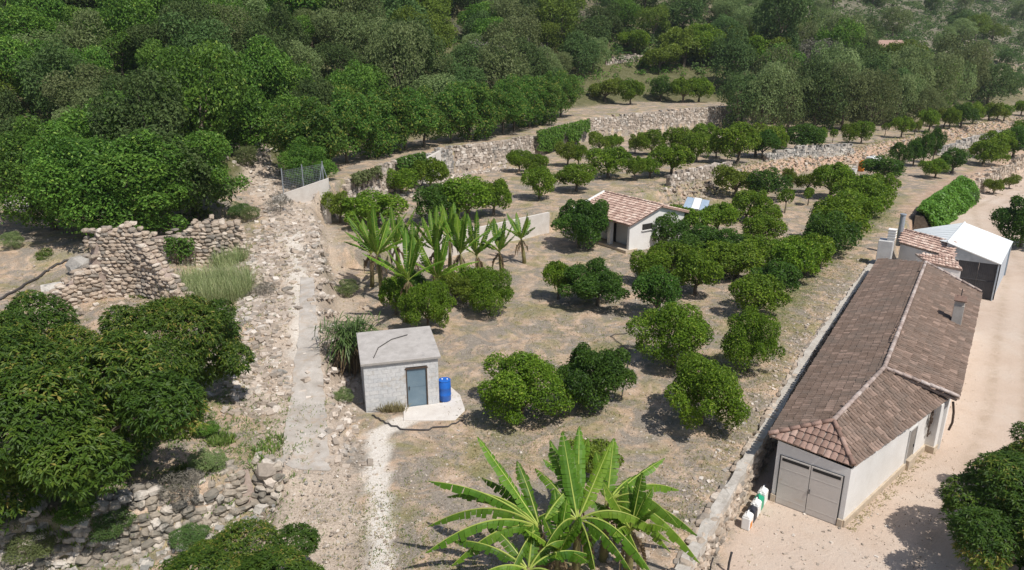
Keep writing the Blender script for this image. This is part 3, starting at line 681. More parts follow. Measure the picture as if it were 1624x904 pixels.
# garage door: two leaves, panel seam, lintel strips, handle
door = MB(); dl = gFL + dF_ * (.20); dw = wF - .42; dh = 2.2
angF = math.atan2(dF_.y, dF_.x)
door.box(dl + dF_ * dw / 2 + nF * .012 + LU * dh / 2 - FO, (dw + .08, .03, dh), angF)
dob = door.build('garage_door', M['dark_metal'], fh)
for k in range(2):
    m = MB(); cx = dl + dF_ * (dw * (.25 + .5 * k)) + nF * .035 - FO
    m.box(cx + LU * dh / 2, (dw / 2 - .025, .03, dh - .05), angF)
    m.build('door_leaf', M['steel_door'], dob, bevel=.006)
    for j in range(3):
        m = MB(); m.box(cx + nF * .017 + LU * (.3 + .68 * j), (dw / 2 - .06, .008, .012), angF); m.build('door_rib', M['steel_door'], dob)
    m = MB(); m.box(cx + LU * (dh - .15) + nF * .014, (dw / 2 - .14, .012, .13), angF); m.build('vent_strip', M['dark'], dob)
m = MB(); m.box(dl + dF_ * (dw / 2 + .06) + nF * .07 + LU * 1.05 - FO, (.03, .04, .18), angF); m.build('handle', M['dark_metal'], dob)
m = MB()
for s_ in (0, 1):
    c_ = gFL + dF_ * (.09 if s_ == 0 else wF - .1) + nF * .03; m.box(c_ + LU * .16 - FO, (.2, .08, .34), angF)
m.build('post_foot', M['plinth'], fh, bevel=.01)
dS = (gIn - gFR).normalized(); nS = V3((dS.y, -dS.x, 0)); aS = math.atan2(dS.y, dS.x); LS = (gIn - gFR).length
m = MB(); m.box(gFR + dS * (LS * .5) + nS * .03 + LU * .14 - FO, (LS, .1, .36), aS); m.build('plinth', M['plinth'], fh, bevel=.02)
# small side door (recessed, with its step), iron ornament, far pier
def on_wall(px): # distance along the side wall for a pixel at its foot
    best = min(range(400), key=lambda k: abs(proj(*(gFR + dS * (LS * k / 400)))[0] - px)); return LS * best / 400
sd = on_wall(1437)
m = MB(); m.box(gFR + dS * sd + nS * .012 + LU * 1.0 - FO, (.78, .04, 1.75), aS); so = m.build('side_door', M['old_door'], fh)
m = MB()
for q in (-.41, .41): m.box(gFR + dS * (sd + q) + nS * .03 + LU * 1.0 - FO, (.05, .06, 1.8), aS)
m.box(gFR + dS * sd + nS * .03 + LU * 1.92 - FO, (.87, .06, .06), aS); m.build('door_frame', M['grey_wall'], so)
m = MB(); m.box(gFR + dS * (sd + .3) + nS * .05 + LU * .95 - FO, (.03, .05, .12), aS); m.build('handle', M['dark_metal'], so)
m = MB(); m.box(gFR + dS * (sd + .05) + nS * .1 + LU * .22 - FO, (.8, .2, .5), aS); m.build('door_step', M['plinth'], so, bevel=.015)
sq = on_wall(1462); r_ = random.Random(4); m = MB()
cc = gFR + dS * sq + nS * .1 + LU * 1.45 - FO
for k in range(26):
    an = r_.uniform(0, 6.28); rr = r_.uniform(.1, .62); p = cc + dS * (rr * .42 * math.cos(an)) + LU * (rr * math.sin(an)); q = p + dS * r_.uniform(-.2, .2) + LU * r_.uniform(-.3, .3) + nS * r_.uniform(0, .06)
    m.tube([p, p.lerp(q, .5) + nS * .05, q], [.035, .03, .012], 5)
m.tube([cc - LU * .65, cc + LU * .7], .03, 6)
m.build('iron_ornament', M['rust'], fh)
m = MB(); m.box(gIn + dS * -.2 + nS * .2 + LU * 1.22 - FO, (.42, .42, 2.5), aS); m.build('corner_pier', M['white_wall'], fh, bevel=.02)
m = MB(); m.box(gIn + dS * -.2 + nS * .2 + LU * .15 - FO, (.5, .5, .38), aS); m.build('pier_foot', M['plinth'], fh, bevel=.02)
m = MB(); ct = V3((MR1.x, MR1.y, 2.5)) - inn * .15 - FO
m.tube([ct + LU * .1, ct + axm * .05 - LU * .4 + inn * .1, ct - LU * .9 + inn * .13, ct - LU * 1.3 + inn * .05], .05, 6); m.build('drain_hose', M['rust'], fh)
# chimney on the right slope
cb = on_plane(1516, 512, BD, RE, MR1); am = math.atan2(axm.y, axm.x)
m = MB(); m.box(cb + LU * .35 - FO, (.62, .5, 1.5), am); ch = m.build('chimney', M['concrete'], fh, bevel=.015)
m = MB()
for s_ in (-1, 1): m.box(cb + axm * (.22 * s_) + LU * 1.24 - FO, (.1, .46, .3), am)
m.build('chimney_pot', M['concrete'], ch)
m = MB(); m.slab([cb + axm * a_ + inn * b_ + LU * (1.4 + (0.22 if a_ == 0 else 0)) - FO for a_, b_ in ((-.38, -.3), (0, -.3), (0, .3), (-.38, .3))], .06); m.slab([cb + axm * a_ + inn * b_ + LU * (1.4 + (0.22 if a_ == 0 else 0)) - FO for a_, b_ in ((0, -.3), (.38, -.3), (.38, .3), (0, .3))], .06)
m.build('chimney_cap', M['tile_front'], ch)
m = MB(); m.tube([cb + LU * 1.6 - FO, cb + LU * 2.0 - FO], .025, 5); m.box(cb + LU * 1.86 - FO, (.3, .02, .02), am); m.build('vane', M['dark_metal'], ch)
# far lower roofs
q1 = [at(1430, 364, 3.75), at(1516, 386, 3.75), at(1513, 409, 3.2), at(1460, 400, 3.2), at(1426, 384, 3.25)]
C2 = [q1[0], q1[1], on_plane(1513, 409, q1[0], q1[1], q1[4]), q1[4]]
r2 = roof_part('rear_roof', [C2]); merge_tiles('tile_field', tile_slope(C2, (C2[3], C2[2]), seed=7), M['tile_pink'], r2, FO)
C1 = [at(1452, 402, 3.35), at(1511, 406, 3.25), at(1527, 428, 2.75)]; C1.append(on_plane(1470, 416, *C1))
r3 = roof_part('link_roof', [C1]); merge_tiles('tile_field', tile_slope(C1, (C1[3], C1[2]), seed=8), M['tile_pink'], r3, FO)
ridge_tiles(C2[0] + LU * .05, C2[1] + LU * .05, M['tile_pink'], r2, FO)
m = MB()
for poly in (C2, C1):
    bse = [V3((p.x, p.y, -.1)) for p in poly]; cen = sum(poly, V3()) / 4
    ins = [p.lerp(cen, .06) for p in poly]
    m.prism([V3((p.x, p.y, -.1)) - FO for p in ins], [p - LU * .16 - FO for p in ins])
m.build('rear_wall', M['white_wall'], fh)
# barbecue chimney, flue pipe, wall unit
bq = at(1400, 420, 1.75); m = MB(); m.box(bq + LU * .85 - FO, (1.15, 1.0, 2.3), am); bb = m.build('barbecue_stack', M['grey_wall'], fh, bevel=.02)
m = MB(); m.box(bq + inn * .3 + LU * 2.42 - FO, (.55, .5, .85), am); m.build('stack_neck', M['white_wall'], bb)
for k in range(4):
    m = MB(); m.box(bq + inn * .3 + LU * (2.25 + .2 * k) - FO, (.64, .58, .05), am); m.build('louvre', M['white_wall'], bb)
fb = at(1426, 380, 3.0); m = MB(); m.tube([fb - FO - LU * .5, fb - FO + LU * 2.0], .2, 12); m.build('flue_pipe', M['grey_metal'], fh, smooth=False)
m = MB(); m.tube([fb - FO + LU * 2.05, fb - FO + LU * 2.12], [.26, .24], 12); m.build('flue_cap', M['grey_metal'], fh)
ub = at(1519, 405, 2.9); m = MB(); m.box(ub - FO, (.75, .35, .55), am - 1.2); m.build('air_conditioner', M['white_plastic'], fh, bevel=.03)

# ------------------------------------------------------------------ white sheet-roofed carport with dark mesh front
FRF = at(1588, 419, 2.85); FRB = at(1607, 383, 2.85); AF = at(1509, 377, 3.95); AB = at(1528, 352, 3.95); LB = at(1450, 364, 2.85); LF = LB + (FRF - FRB)
AB = (LB + FRB) / 2; AB.z = 3.95; AF = (LF + FRF) / 2; AF.z = 3.95; LF = LB + (FRF - FRB) * .22
cr = thing('carport', 'white gabled sheet-roofed carport with dark mesh front behind the farmhouse', 'carport', V3((FRF.x, FRF.y, 0))); CO = cr.location.copy()
for nm, poly in (('roof_sheet', [AF, FRF, FRB, AB]), ('roof_sheet', [LF, AF, AB, LB])):
    m = MB(); m.slab([p - CO for p in poly], .05); rs_ = m.build(nm, M['white_sheet'], cr)
    a_, b_ = (poly[0], poly[3]) if poly[0] is AF else (poly[1], poly[2])
    for k in range(1, 9):
        t = k / 9; e0 = poly[0].lerp(poly[3], t); e1 = poly[1].lerp(poly[2], t); m = MB(); m.tube([e0 - CO + LU * .01, e1 - CO + LU * .01], .014, 4); m.build('seam', M['white_sheet'], rs_)
m = MB(); m.tube([AF - CO + LU * .02, AB - CO + LU * .02], .07, 8); m.build('ridge_cap', M['white_sheet'], cr)
gi = lambda p: p - CO
dd = (FRB - FRF).normalized() * .12; cI = (AF + LF + FRF) / 3
m = MB(); m.add([gi(V3((AF.x, AF.y, 2.7))) + dd, gi(FRF) + dd - LU * .1, gi(AF) + dd - LU * .1], [(0, 1, 2)]); m.build('gable_panel', M['grey_metal'], cr)
for k, p in enumerate((FRF, LF, FRB, LB)):
    ins = (cI - p).normalized() * .15; ins.z = 0
    m = MB(); m.tube([gi(V3((p.x, p.y, 0))) + ins, gi(p) + ins - LU * .05], .05, 8); m.build('post', M['grey_metal'], cr)
g0, g1 = AF.lerp(FRF, -.12) + dd * 1.5, FRF + dd * 1.5
for k in range(3):
    a_, b_ = g0.lerp(g1, k / 3 + .004), g0.lerp(g1, (k + 1) / 3 - .004); a_ = V3((a_.x, a_.y, 0)); b_ = V3((b_.x, b_.y, 0)); t_ = (g1 - g0).normalized()
    m = MB(); nw = 11
    m.prism([gi(a_) + LU * .08, gi(b_) + LU * .08, gi(b_) + dd * .1 + LU * .08, gi(a_) + dd * .1 + LU * .08], [gi(a_) + LU * 2.75, gi(b_) + LU * 2.75, gi(b_) + dd * .1 + LU * 2.75, gi(a_) + dd * .1 + LU * 2.75])
    pn = m.build('mesh_panel', M['mesh'], cr)
    m = MB()
    for j in range(nw + 1):
        q = a_.lerp(b_, j / nw) - dd * .06; m.tube([gi(q) + LU * .06, gi(q) + LU * 2.77], .014, 4)
    for zz_ in (.08, 1.4, 2.74): m.tube([gi(a_ - dd * .08) + LU * zz_, gi(b_ - dd * .08) + LU * zz_], .025, 4)
    m.build('bar_frame', M['dark_metal'], pn)
s0, s1 = FRF, FRB; m = MB(); sgn = V3(((s1 - s0).y, -(s1 - s0).x, 0)).normalized() * -.12
m.prism([gi(V3((s0.x, s0.y, 0))) + sgn, gi(V3((s1.x, s1.y, 0))) + sgn, gi(V3((s1.x, s1.y, 0))) + sgn * 1.2, gi(V3((s0.x, s0.y, 0))) + sgn * 1.2], [gi(s0) + sgn - LU * .25, gi(s1) + sgn - LU * .25, gi(s1) + sgn * 1.2 - LU * .25, gi(s0) + sgn * 1.2 - LU * .25])
m.build('side_sheet', M['blue_sheet'], cr)

# ------------------------------------------------------------------ block shed
sA = at(581, 655, 1.6); sB = at(697, 641, 1.6); sd_ = (sB - sA).normalized(); sn = V3((-sd_.y, sd_.x, 0)); SW = (sB - sA).length; SDp = 2.9; hF, hB = 2.42, 2.75
sh = thing('block_shed', 'small concrete block shed with grey slab roof and blue-grey door', 'shed', sA); aSh = math.atan2(sd_.y, sd_.x); sh.rotation_euler.z = aSh
# local frame: x along the front, y into the depth
d0, d1, dtop = SW * .555, SW * .845, 1.98
m = MB(); e = .03
m.box((SW / 2, SDp / 2 + .02, hF / 2 - .25), (SW - .1, SDp - .1, hF + .45)); m.build('wall_core', M['concrete_pale'], sh)
bw, bh = .41, .2; row = 0; z = -.12
BLK = {}
def blk_mesh(l, d, h):
    k = (round(l, 2), round(d, 2), round(h, 2))
    if k not in BLK: mm = MB(); mm.box((0, 0, 0), (l - .007, d, h - .007)); BLK[k] = single(mm.mesh('block', M['block']))
    return BLK[k]
while z < hF - .05:
    h = min(bh, hF - z); x = -(row % 2) * bw / 2
    while x < SW:
        a, b = max(0, x), min(SW, x + bw)
        segs = [(a, b)]
        if z < dtop - .02:
            segs = [(s0, s1) for s0, s1 in ((a, min(b, d0)), (max(a, d1), b)) if s1 - s0 > .04]
        for s0, s1 in segs:
            if s1 - s0 > .04: put('block', blk_mesh(s1 - s0, .1, h), None, sh, ((s0 + s1) / 2, .04 + rnd.uniform(-.004, .004), z + h / 2))
        x += bw
    for side in (0, 1):
        y = .1 - (row % 2) * bw / 2
        while y < SDp:
            a, b = max(.1, y), min(SDp, y + bw)
            if b - a > .05:
                o = put('block', blk_mesh(b - a, .1, h), None, sh, (.04 if side == 0 else SW - .04, (a + b) / 2, z + h / 2), (0, 0, math.pi / 2))
            y += bw
    z += bh; row += 1
m = MB(); m.box(((d0 + d1) / 2, .06, dtop / 2), (d1 - d0 - .02, .04, dtop - .02)); sdo = m.build('door', M['blue_door'], sh, bevel=.005)
m = MB(); m.box((d0 + .03, .02, dtop / 2), (.05, .09, dtop)); m.box((d1 - .03, .02, dtop / 2), (.05, .09, dtop)); m.box(((d0 + d1) / 2, .02, dtop + .01), (d1 - d0 + .08, .1, .06)); m.build('door_frame', M['rust'], sdo)
m = MB(); m.box((d0 + .14, .02, 1.0), (.04, .06, .16)); m.build('handle', M['dark_metal'], sdo)
m = MB(); m.box(((d0 + d1) / 2, .035, 1.05), (d1 - d0 - .14, .012, .02)); m.build('door_rail', M['blue_door'], sdo)
m = MB(); m.slab([V3((-.12, -.14, hF + .1)), V3((SW + .12, -.14, hF + .1)), V3((SW + .1, SDp + .1, hB + .1)), V3((-.1, SDp + .1, hB + .1))], .13); m.build('roof_slab', M['roof_slab'], sh, bevel=.015)
m = MB(); m.prism([V3((0, 0, hF - .1)), V3((SW, 0, hF - .1)), V3((SW, SDp, hF - .1)), V3((0, SDp, hF - .1))], [V3((0, 0.0, hF - .02)), V3((SW, 0, hF - .02)), V3((SW, SDp, hB - .03)), V3((0, SDp, hB - .03))]); m.build('wall_plate', M['concrete_pale'], sh)
m = MB(); m.tube([V3((.5, .3, hF + .16)), V3((.8, 1.2, hF + .27)), V3((1.5, 1.9, hF + .35)), V3((2.3, 2.2, hF + .39))], .022, 5); o = m.build('roof_hose', M['hose'], sh)
# concrete apron by the door
m = MB(); q = [at(640, 668, 1.6), at(722, 668, 1.6), at(738, 652, 1.6), at(730, 628, 1.6), at(712, 612, 1.6), at(702, 640, 1.6), at(640, 648, 1.6)]
m.prism([V3((p.x, p.y, 1.45)) for p in q], [V3((p.x, p.y, 1.66)) for p in q]); tag(m.build('concrete_apron', M['concrete_pale'], bevel=.02), kind='structure')
# drum
bp = at(706, 634, 1.66); dm = thing('plastic_drum', 'bright blue plastic drum standing beside the shed door', 'drum', bp)
m = MB(); m.lathe([(.25, 0), (.285, .03), (.29, .3), (.305, .33), (.29, .36), (.29, .66), (.305, .69), (.29, .72), (.285, .98), (.26, 1.02), (.25, 1.03)], n=24); m.build('drum_body', M['blue_plastic'], dm, smooth=True)
m = MB(); m.lathe([(.27, 1.0), (.285, 1.03), (.285, 1.06), (.25, 1.075), (.24, 1.05), (.05, 1.05)], n=24); m.build('drum_lid', M['blue_plastic'], dm)
for s_ in (-.12, .12):
    m = MB(); m.lathe([(.035, 1.05), (.035, 1.09), (.02, 1.09)], (s_, .05, 0), 10); m.build('bung', M['white_plastic'], dm)

# ------------------------------------------------------------------ cottage
K0 = at(1010, 395, 1.9); kz = 1.85
R1 = at(1047, 325, 5.35); R0 = at(957, 304, 5.35); kd = (R0 - R1); kd.z = 0; kd.normalize(); KL = (R0 - R1).length * .98; kn = V3((-kd.y, kd.x, 0))
if kn.y > 0: kn = -kn          # towards the camera
co = thing('cottage', 'small white cottage with bleached pink tiled gable roof among citrus trees', 'cottage', V3((R1.x, R1.y, kz))); KO = co.location.copy()
kp = lambda a, b, z: R1 + kd * a + kn * b + LU * (z - R1.z)
# slopes: front (towards camera-left) and back
eF, eB = 3.55, 3.3
F0, F1 = kp(-.25, eF, 4.15), kp(KL, eF, 4.15); B0, B1 = kp(-.25, -eB, 4.45), kp(KL, -eB, 4.45); T0, T1 = kp(-.25, 0, 5.35), kp(KL, 0, 5.35)
kr = roof_part('roof', [[F0, F1, T1, T0], [T0, T1, B1, B0]], co, .14, 'tile_pink', KO)
kf = tile_slope([F0, F1, T1, T0], (F0, F1), seed=11); kb = tile_slope([T0, T1, B1, B0], (B0, B1), seed=12)
tm3 = tile_mesh(M['tile_pink']); kf.sort(key=lambda g: depth(g[0]))
for (p, R, t) in kf[:120]: put('tile', tm3, None, kr, p - KO, R.to_euler())
merge_tiles('tile_field', kf[120:] + kb, M['tile_pink'], kr, KO)
ridge_tiles(T0 + LU * .06, T1 + LU * .06, M['tile_pink'], kr, KO)
m = MB(); m.tube([T1 - KO + LU * .05, F1 - KO + LU * .05], .13, 6); m.build('white_verge', M['white_wall'], kr)
# walls: gable end, back and far end; porch recess on the front with pier
wf = eF - 1.5
def kwall(pts, mb):
    mb.prism([V3((p.x, p.y, kz - .3)) - KO for p in pts], [p - KO for p in pts])
m = MB(); zt = lambda b: 5.35 - (1.2 * b / eF if b > 0 else -.9 * b / eB) - .17
def gable(a, mb, b0=wf, th=.25):
    pts = [(b0, zt(b0)), (0, zt(0)), (-eB + .3, zt(-eB + .3))]
    lo = [kp(a, b0, kz - .3), kp(a, -eB + .3, kz - .3)]
    ring = [lo[0], lo[1], kp(a, -eB + .3, zt(-eB + .3)), kp(a, 0, zt(0)), kp(a, b0, zt(b0))]
    mb.prism([p - KO for p in ring], [p + kd * th - KO for p in ring])
gable(0, m, eF - .25); gable(KL - .5, m, eF - .25); m.prism([p - KO for p in (kp(.25, wf - .2, kz - .3), kp(KL - .5, wf - .2, kz - .3), kp(KL - .5, wf, kz - .3), kp(.25, wf, kz - .3))], [p - KO for p in (kp(.25, wf - .2, zt(wf)), kp(KL - .5, wf - .2, zt(wf)), kp(KL - .5, wf, zt(wf) - .05), kp(.25, wf, zt(wf) - .05))])
m.prism([p - KO for p in (kp(.25, -eB + .3, kz - .3), kp(KL - .5, -eB + .3, kz - .3), kp(KL - .5, -eB + .55, kz - .3), kp(.25, -eB + .55, kz - .3))], [p - KO for p in (kp(.25, -eB + .3, zt(-eB + .3)), kp(KL - .5, -eB + .3, zt(-eB + .3)), kp(KL - .5, -eB + .55, zt(-eB + .3)), kp(.25, -eB + .55, zt(-eB + .3)))])
m.build('wall', M['white_wall'], co)
aK = math.atan2(kd.y, kd.x)
for k, a in enumerate((2.4, 4.6)):
    m = MB(); m.box(kp(a, eF - .35, 0) * 1 + LU * 0 - KO + LU * (2.85) , (.35, .35, 2.3), aK); o = m.build('porch_pier', M['white_wall'], co)
    o.location.z += 0
for a, wd in ((1.1, .9), (3.4, .9)):
    m = MB(); m.box(kp(a, wf + .02, 2.85) - KO, (wd, .05, 2.1), aK); dd_ = m.build('door', M['dark'], co)
    m = MB(); m.box(kp(a, wf + .04, 3.93) - KO, (wd + .16, .06, .08), aK); m.build('door_frame', M['wood'], dd_)
m = MB(); m.box(kp(-.02, 1.35, 3.7) - KO, (.06, 1.1, .5), aK); wd_ = m.build('window', M['dark'], co)
m = MB(); m.box(kp(-.05, 1.35, 3.42) - KO, (.14, 1.25, .07), aK); m.build('window_sill', M['white_wall'], wd_)
m = MB(); m.box(kp(2.2, eF - .5, kz + .02) - KO, (4.6, 1.3, .25), aK); m.build('porch_floor', M['plinth'], co)
# lean-to with pale blue sheets right of the cottage
lq = [at(1082, 330, 3.3), at(1122, 334, 3.3), at(1126, 318, 3.7), at(1090, 312, 3.7)]
lt_ = thing('lean_to', 'low lean-to with pale blue and white roof sheets behind the cottage', 'lean-to', V3((lq[0].x, lq[0].y, 1.9))); LO = lt_.location.copy()
for k in range(3):
    a, b = k / 3 + .01, (k + 1) / 3 - .01; m = MB(); dz = LU * (.06 * (k == 1))
    m.slab([lq[0].lerp(lq[1], a) - LO + dz, lq[0].lerp(lq[1], b) - LO + dz, lq[3].lerp(lq[2], b) - LO + dz, lq[3].lerp(lq[2], a) - LO + dz], .05); m.build('roof_sheet', M['white_sheet' if k == 1 else 'blue_sheet'], lt_)
m = MB()
ins = [p.lerp((lq[0] + lq[2]) / 2, .08) for p in lq]
m.prism([V3((p.x, p.y, 1.6)) - LO for p in ins], [p - LO - LU * .08 for p in ins]); m.build('wall', M['grey_wall'], lt_)
# far house behind the wood
fhp = G(1398, 92); fz = fhp.z; hs_ = thing('distant_house', 'tiny distant house with orange tiled roof showing above the olive trees', 'house', fhp)
m = MB(); m.box((0, 0, -.8), (9, 6, 7)); m.build('wall', M['white_wall'], hs_)
m = MB(); m.prism([V3((-4.9, -3.4, 2.7)), V3((4.9, -3.4, 2.7)), V3((4.9, 3.4, 2.7)), V3((-4.9, 3.4, 2.7))], [V3((-4.9, -.05, 4.6)), V3((4.9, -.05, 4.6)), V3((4.9, .05, 4.6)), V3((-4.9, .05, 4.6))]); m.build('roof', M['tile_pink'], hs_)
m = MB(); m.box((-1.5, -3.02, 1.2), (1.1, .08, 1.2)); m.build('window', M['dark'], hs_)

# ------------------------------------------------------------------ vegetation
def unit(a): return a / np.maximum(np.linalg.norm(a, axis=-1, keepdims=True), 1e-9)
def leaf_quads(c, ax, nr, L, W, fold=.25):
    side = unit(np.cross(nr, ax)); nr = np.cross(ax, side)
    L = np.broadcast_to(np.asarray(L, float), (len(c),))[:, None]; W = np.broadcast_to(np.asarray(W, float), (len(c),))[:, None]
    v = np.stack([c - ax * L * .5, c + side * W * .5 + nr * W * fold, c + ax * L * .5 - nr * L * .12, c - side * W * .5 + nr * W * fold], 1)
    return v.reshape(-1, 3), np.arange(len(c) * 4).reshape(-1, 4)
def lobes(r, n, rx, rz, zc, lr, low=-.55, core=True):
    out = []; bd = unit(r.normal(size=(6, 3))); ba = r.uniform(-.28, .30, 6)
    while len(out) < n:
        d = unit(r.normal(size=3))
        if d[2] < low: continue
        gx = 1 + float((ba * np.clip(bd @ d, 0, 1) ** 3).sum())
        k = r.uniform(.55, 1.06)
        q = lr * r.uniform(.55, 1.45)
        k = min(k * gx, 1.18); out.append((d[0] * (rx - q * .8) * k, d[1] * (rx - q * .8) * k, zc + d[2] * (rz - q * .8) * k, q))
    if core: out.append((0, 0, zc, min(rx, rz) * .5))
    return np.array(out)
def crown_geo(seed, lb, n, L, W, up=.45, rough=.55, tipf=0.0, tvar=.2):
    r = RS(seed); m = n * 5
    k = r.choice(len(lb), m, p=lb[:, 3] ** 2 / (lb[:, 3] ** 2).sum())
    d = unit(r.normal(size=(m, 3))); rad = lb[k, 3] * (1 - .42 * r.rand(m) ** 1.6) * np.where(r.rand(m) < .14, r.uniform(1.0, 1.32, m), 1)
    c = lb[k, :3] + d * rad[:, None]
    keep = np.ones(m, bool)
    for j in range(len(lb)):
        keep &= (np.linalg.norm(c - lb[j, :3], axis=1) > lb[j, 3] * .72) | (k == j)
    keep &= (c[:, 2] > .04) & ((d[:, 2] > -.3) | (r.rand(m) < .25))
    ii = np.nonzero(keep)[0][:n]; c, d, k = c[ii], d[ii], k[ii]; m = len(ii)
    nr = unit(d * .6 + np.array([0, 0, up]) + r.normal(size=(m, 3)) * rough)
    ax = unit(np.cross(nr, r.normal(size=(m, 3))))
    V, Q = leaf_quads(c, ax, nr, L * r.uniform(.65, 1.35, m), W * r.uniform(.7, 1.3, m))
    lt_ = r.normal(0, .09, len(lb))
    t = np.clip(.42 + lt_[k] + r.normal(0, tvar, m), 0, .88)
    if tipf: t = np.where(r.rand(m) < tipf, .97, t)
    return V, Q, t
def trunk_mesh(name, seed, zc, lb, r0, nlimb=6, mat='bark', fork=.45):
    r = random.Random(seed); m = MB(); f = V3((r.uniform(-.05, .05), r.uniform(-.05, .05), zc * fork))
    m.tube([(0, 0, -.15), (0, 0, .04), f * .55 + V3((r.uniform(-.03, .03), 0, 0)), f], [r0 * 1.5, r0 * 1.15, r0 * .95, r0 * .8], 7)
    for k in range(nlimb):
        l = lb[(k * 7) % len(lb)]; e = V3(l[:3]); mid = f.lerp(e, .5) + V3((r.uniform(-.06, .06), r.uniform(-.06, .06), .05))
        m.tube([f - V3((0, 0, .03)), mid, e], [r0 * .6, r0 * .38, r0 * .12], 5, cap=False)
    return m.mesh(name, M[mat], True)
KIND = {}
def kind(key, mat, seed, n, nl, rx, rz, zc, lr, L, W, r0, low=-.55, tipf=0, up=.45, rough=.55, tvar=.2, fork=.45, nlimb=6):
    r = RS(seed); lb = lobes(r, nl, rx, rz, zc, lr, low)
    V, Q, t = crown_geo(seed + 1, lb, n, L, W, up, rough, tipf, tvar)
    KIND.setdefault(key, []).append((np_mesh('crown', V, Q, M[mat], t), trunk_mesh('trunk', seed, zc, lb, r0, nlimb, fork=fork), float(V[:, 2].max())))
def mango_kind(key, mat, seed, nros, nl, rx, rz, zc, lr, L, W, r0, tipf):
    """whorls of long drooping leaves"""
    r = RS(seed); lb = lobes(r, nl, rx, rz, zc, lr, -.95)
    Vs, Qs, Ts = [], [], []; b = 0; made = 0; ltn = r.normal(0, .13, len(lb)); fl = r.rand(len(lb)) < .5
    while made < nros:
        k = r.choice(len(lb), p=lb[:, 3] ** 2 / (lb[:, 3] ** 2).sum()); d = unit(r.normal(size=3)); c = lb[k, :3] + d * lb[k, 3] * (1 - .35 * r.rand() ** 2)
        if c[2] < .1 or (d[2] < -.35 and r.rand() < .6) or any(np.linalg.norm(c - l[:3]) < l[3] * .75 for j, l in enumerate(lb) if j != k): continue
        made += 1; axis = unit(d * .7 + np.array([0, 0, .7]) + r.normal(size=3) * .25)
        e1 = unit(np.cross(axis, r.normal(size=3))); e2 = np.cross(axis, e1); nlv = r.randint(5, 9); a0 = r.rand() * 6.28
        young = r.rand() < tipf; base = np.clip(.36 + ltn[k] + r.normal(0, .13), 0.02, .85)
        for q in range(nlv):
            a = a0 + r.rand() * 6.28; rd = e1 * math.cos(a) + e2 * math.sin(a); ll = L * r.uniform(.5, 1.4); el = r.uniform(-.3, .8)
            dr = unit(rd * math.cos(el) + axis * math.sin(el)); sd = unit(np.cross(dr, axis)); ww = W * r.uniform(.8, 1.2)
            p1 = c + dr * ll * .5; p2 = c + dr * ll * .95 + np.array([0, 0, -ll * .28])
            Vs += [c, p1 + sd * ww / 2, p2, p1 - sd * ww / 2]; Qs.append((b, b + 1, b + 2, b + 3)); b += 4
            Ts.append(np.clip(base + r.normal(0, .1) + (.5 if axis[2] > .5 and fl[k] and r.rand() < .42 else 0), 0, 1))
    V = np.array(Vs); KIND.setdefault(key, []).append((np_mesh('crown', V, np.array(Qs), M[mat], Ts), trunk_mesh('trunk', seed, zc, lb, r0, 8, fork=.35), float(V[:, 2].max())))
for i in range(5): kind('citrus', 'citrus', 100 + i, 5200, 19, 1.04, .80, .82, .31, .10, .055, .07, low=-.6, tipf=.03)
for i in range(4): kind('citrus_near', 'citrus', 120 + i, 15000, 25, 1.04, .80, .84, .28, .062, .034, .05, low=-.8, tipf=.04)
for i in range(1): kind('citrus_dark_near', 'citrus_dark', 130 + i, 14000, 30, 1.02, .78, .84, .27, .07, .038, .05, low=-.8)
for i in range(2): kind('citrus_dark', 'citrus_dark', 140 + i, 4200, 30, 1, .8, .92, .26, .105, .055, .07, low=-.6)
for i in range(1): kind('citrus_pale', 'citrus_pale', 150 + i, 4200, 26, 1.02, .76, .8, .28, .105, .055, .07)
for i in range(2): kind('sapling', 'citrus', 160 + i, 900, 9, .85, .62, 1.15, .34, .17, .09, .07, fork=.7)
for i in range(2): mango_kind('mango', 'mango', 170 + i, 11500, 30, 1, .9, .84, .29, .05, .016, .05, .0)
for i in range(2): kind('carob', 'carob', 180 + i, 16000, 40, 1, .98, .96, .26, .055, .032, .05, low=-.95, tipf=.03)
for i in range(3): kind('avocado', 'avocado', 190 + i, 7000, 32, 1, 1.12, 1.12, .29, .10, .045, .05, low=-.95, tipf=.10)
for i in range(3): kind('olive', 'olive', 200 + i, 5200, 26, 1, .86, .84, .31, .075, .04, .05, low=-.95, tvar=.15)
for i in range(3): kind('oak', 'oak', 210 + i, 5200, 26, 1, .9, .88, .31, .075, .048, .05, low=-.95, tvar=.15)
for i in range(2): kind('carob_far', 'carob', 220 + i, 5200, 26, 1, .9, .9, .30, .078, .048, .05, low=-.95, tipf=.03)
for i in range(2): kind('pine', 'pine', 230 + i, 3800, 22, 1, .9, 1.1, .31, .085, .045, .05, low=-.6)
for i in range(2): kind('scrub', 'scrub', 240 + i, 1700, 22, 1, .7, .7, .26, .16, .02, .03, low=-.5, rough=.9)

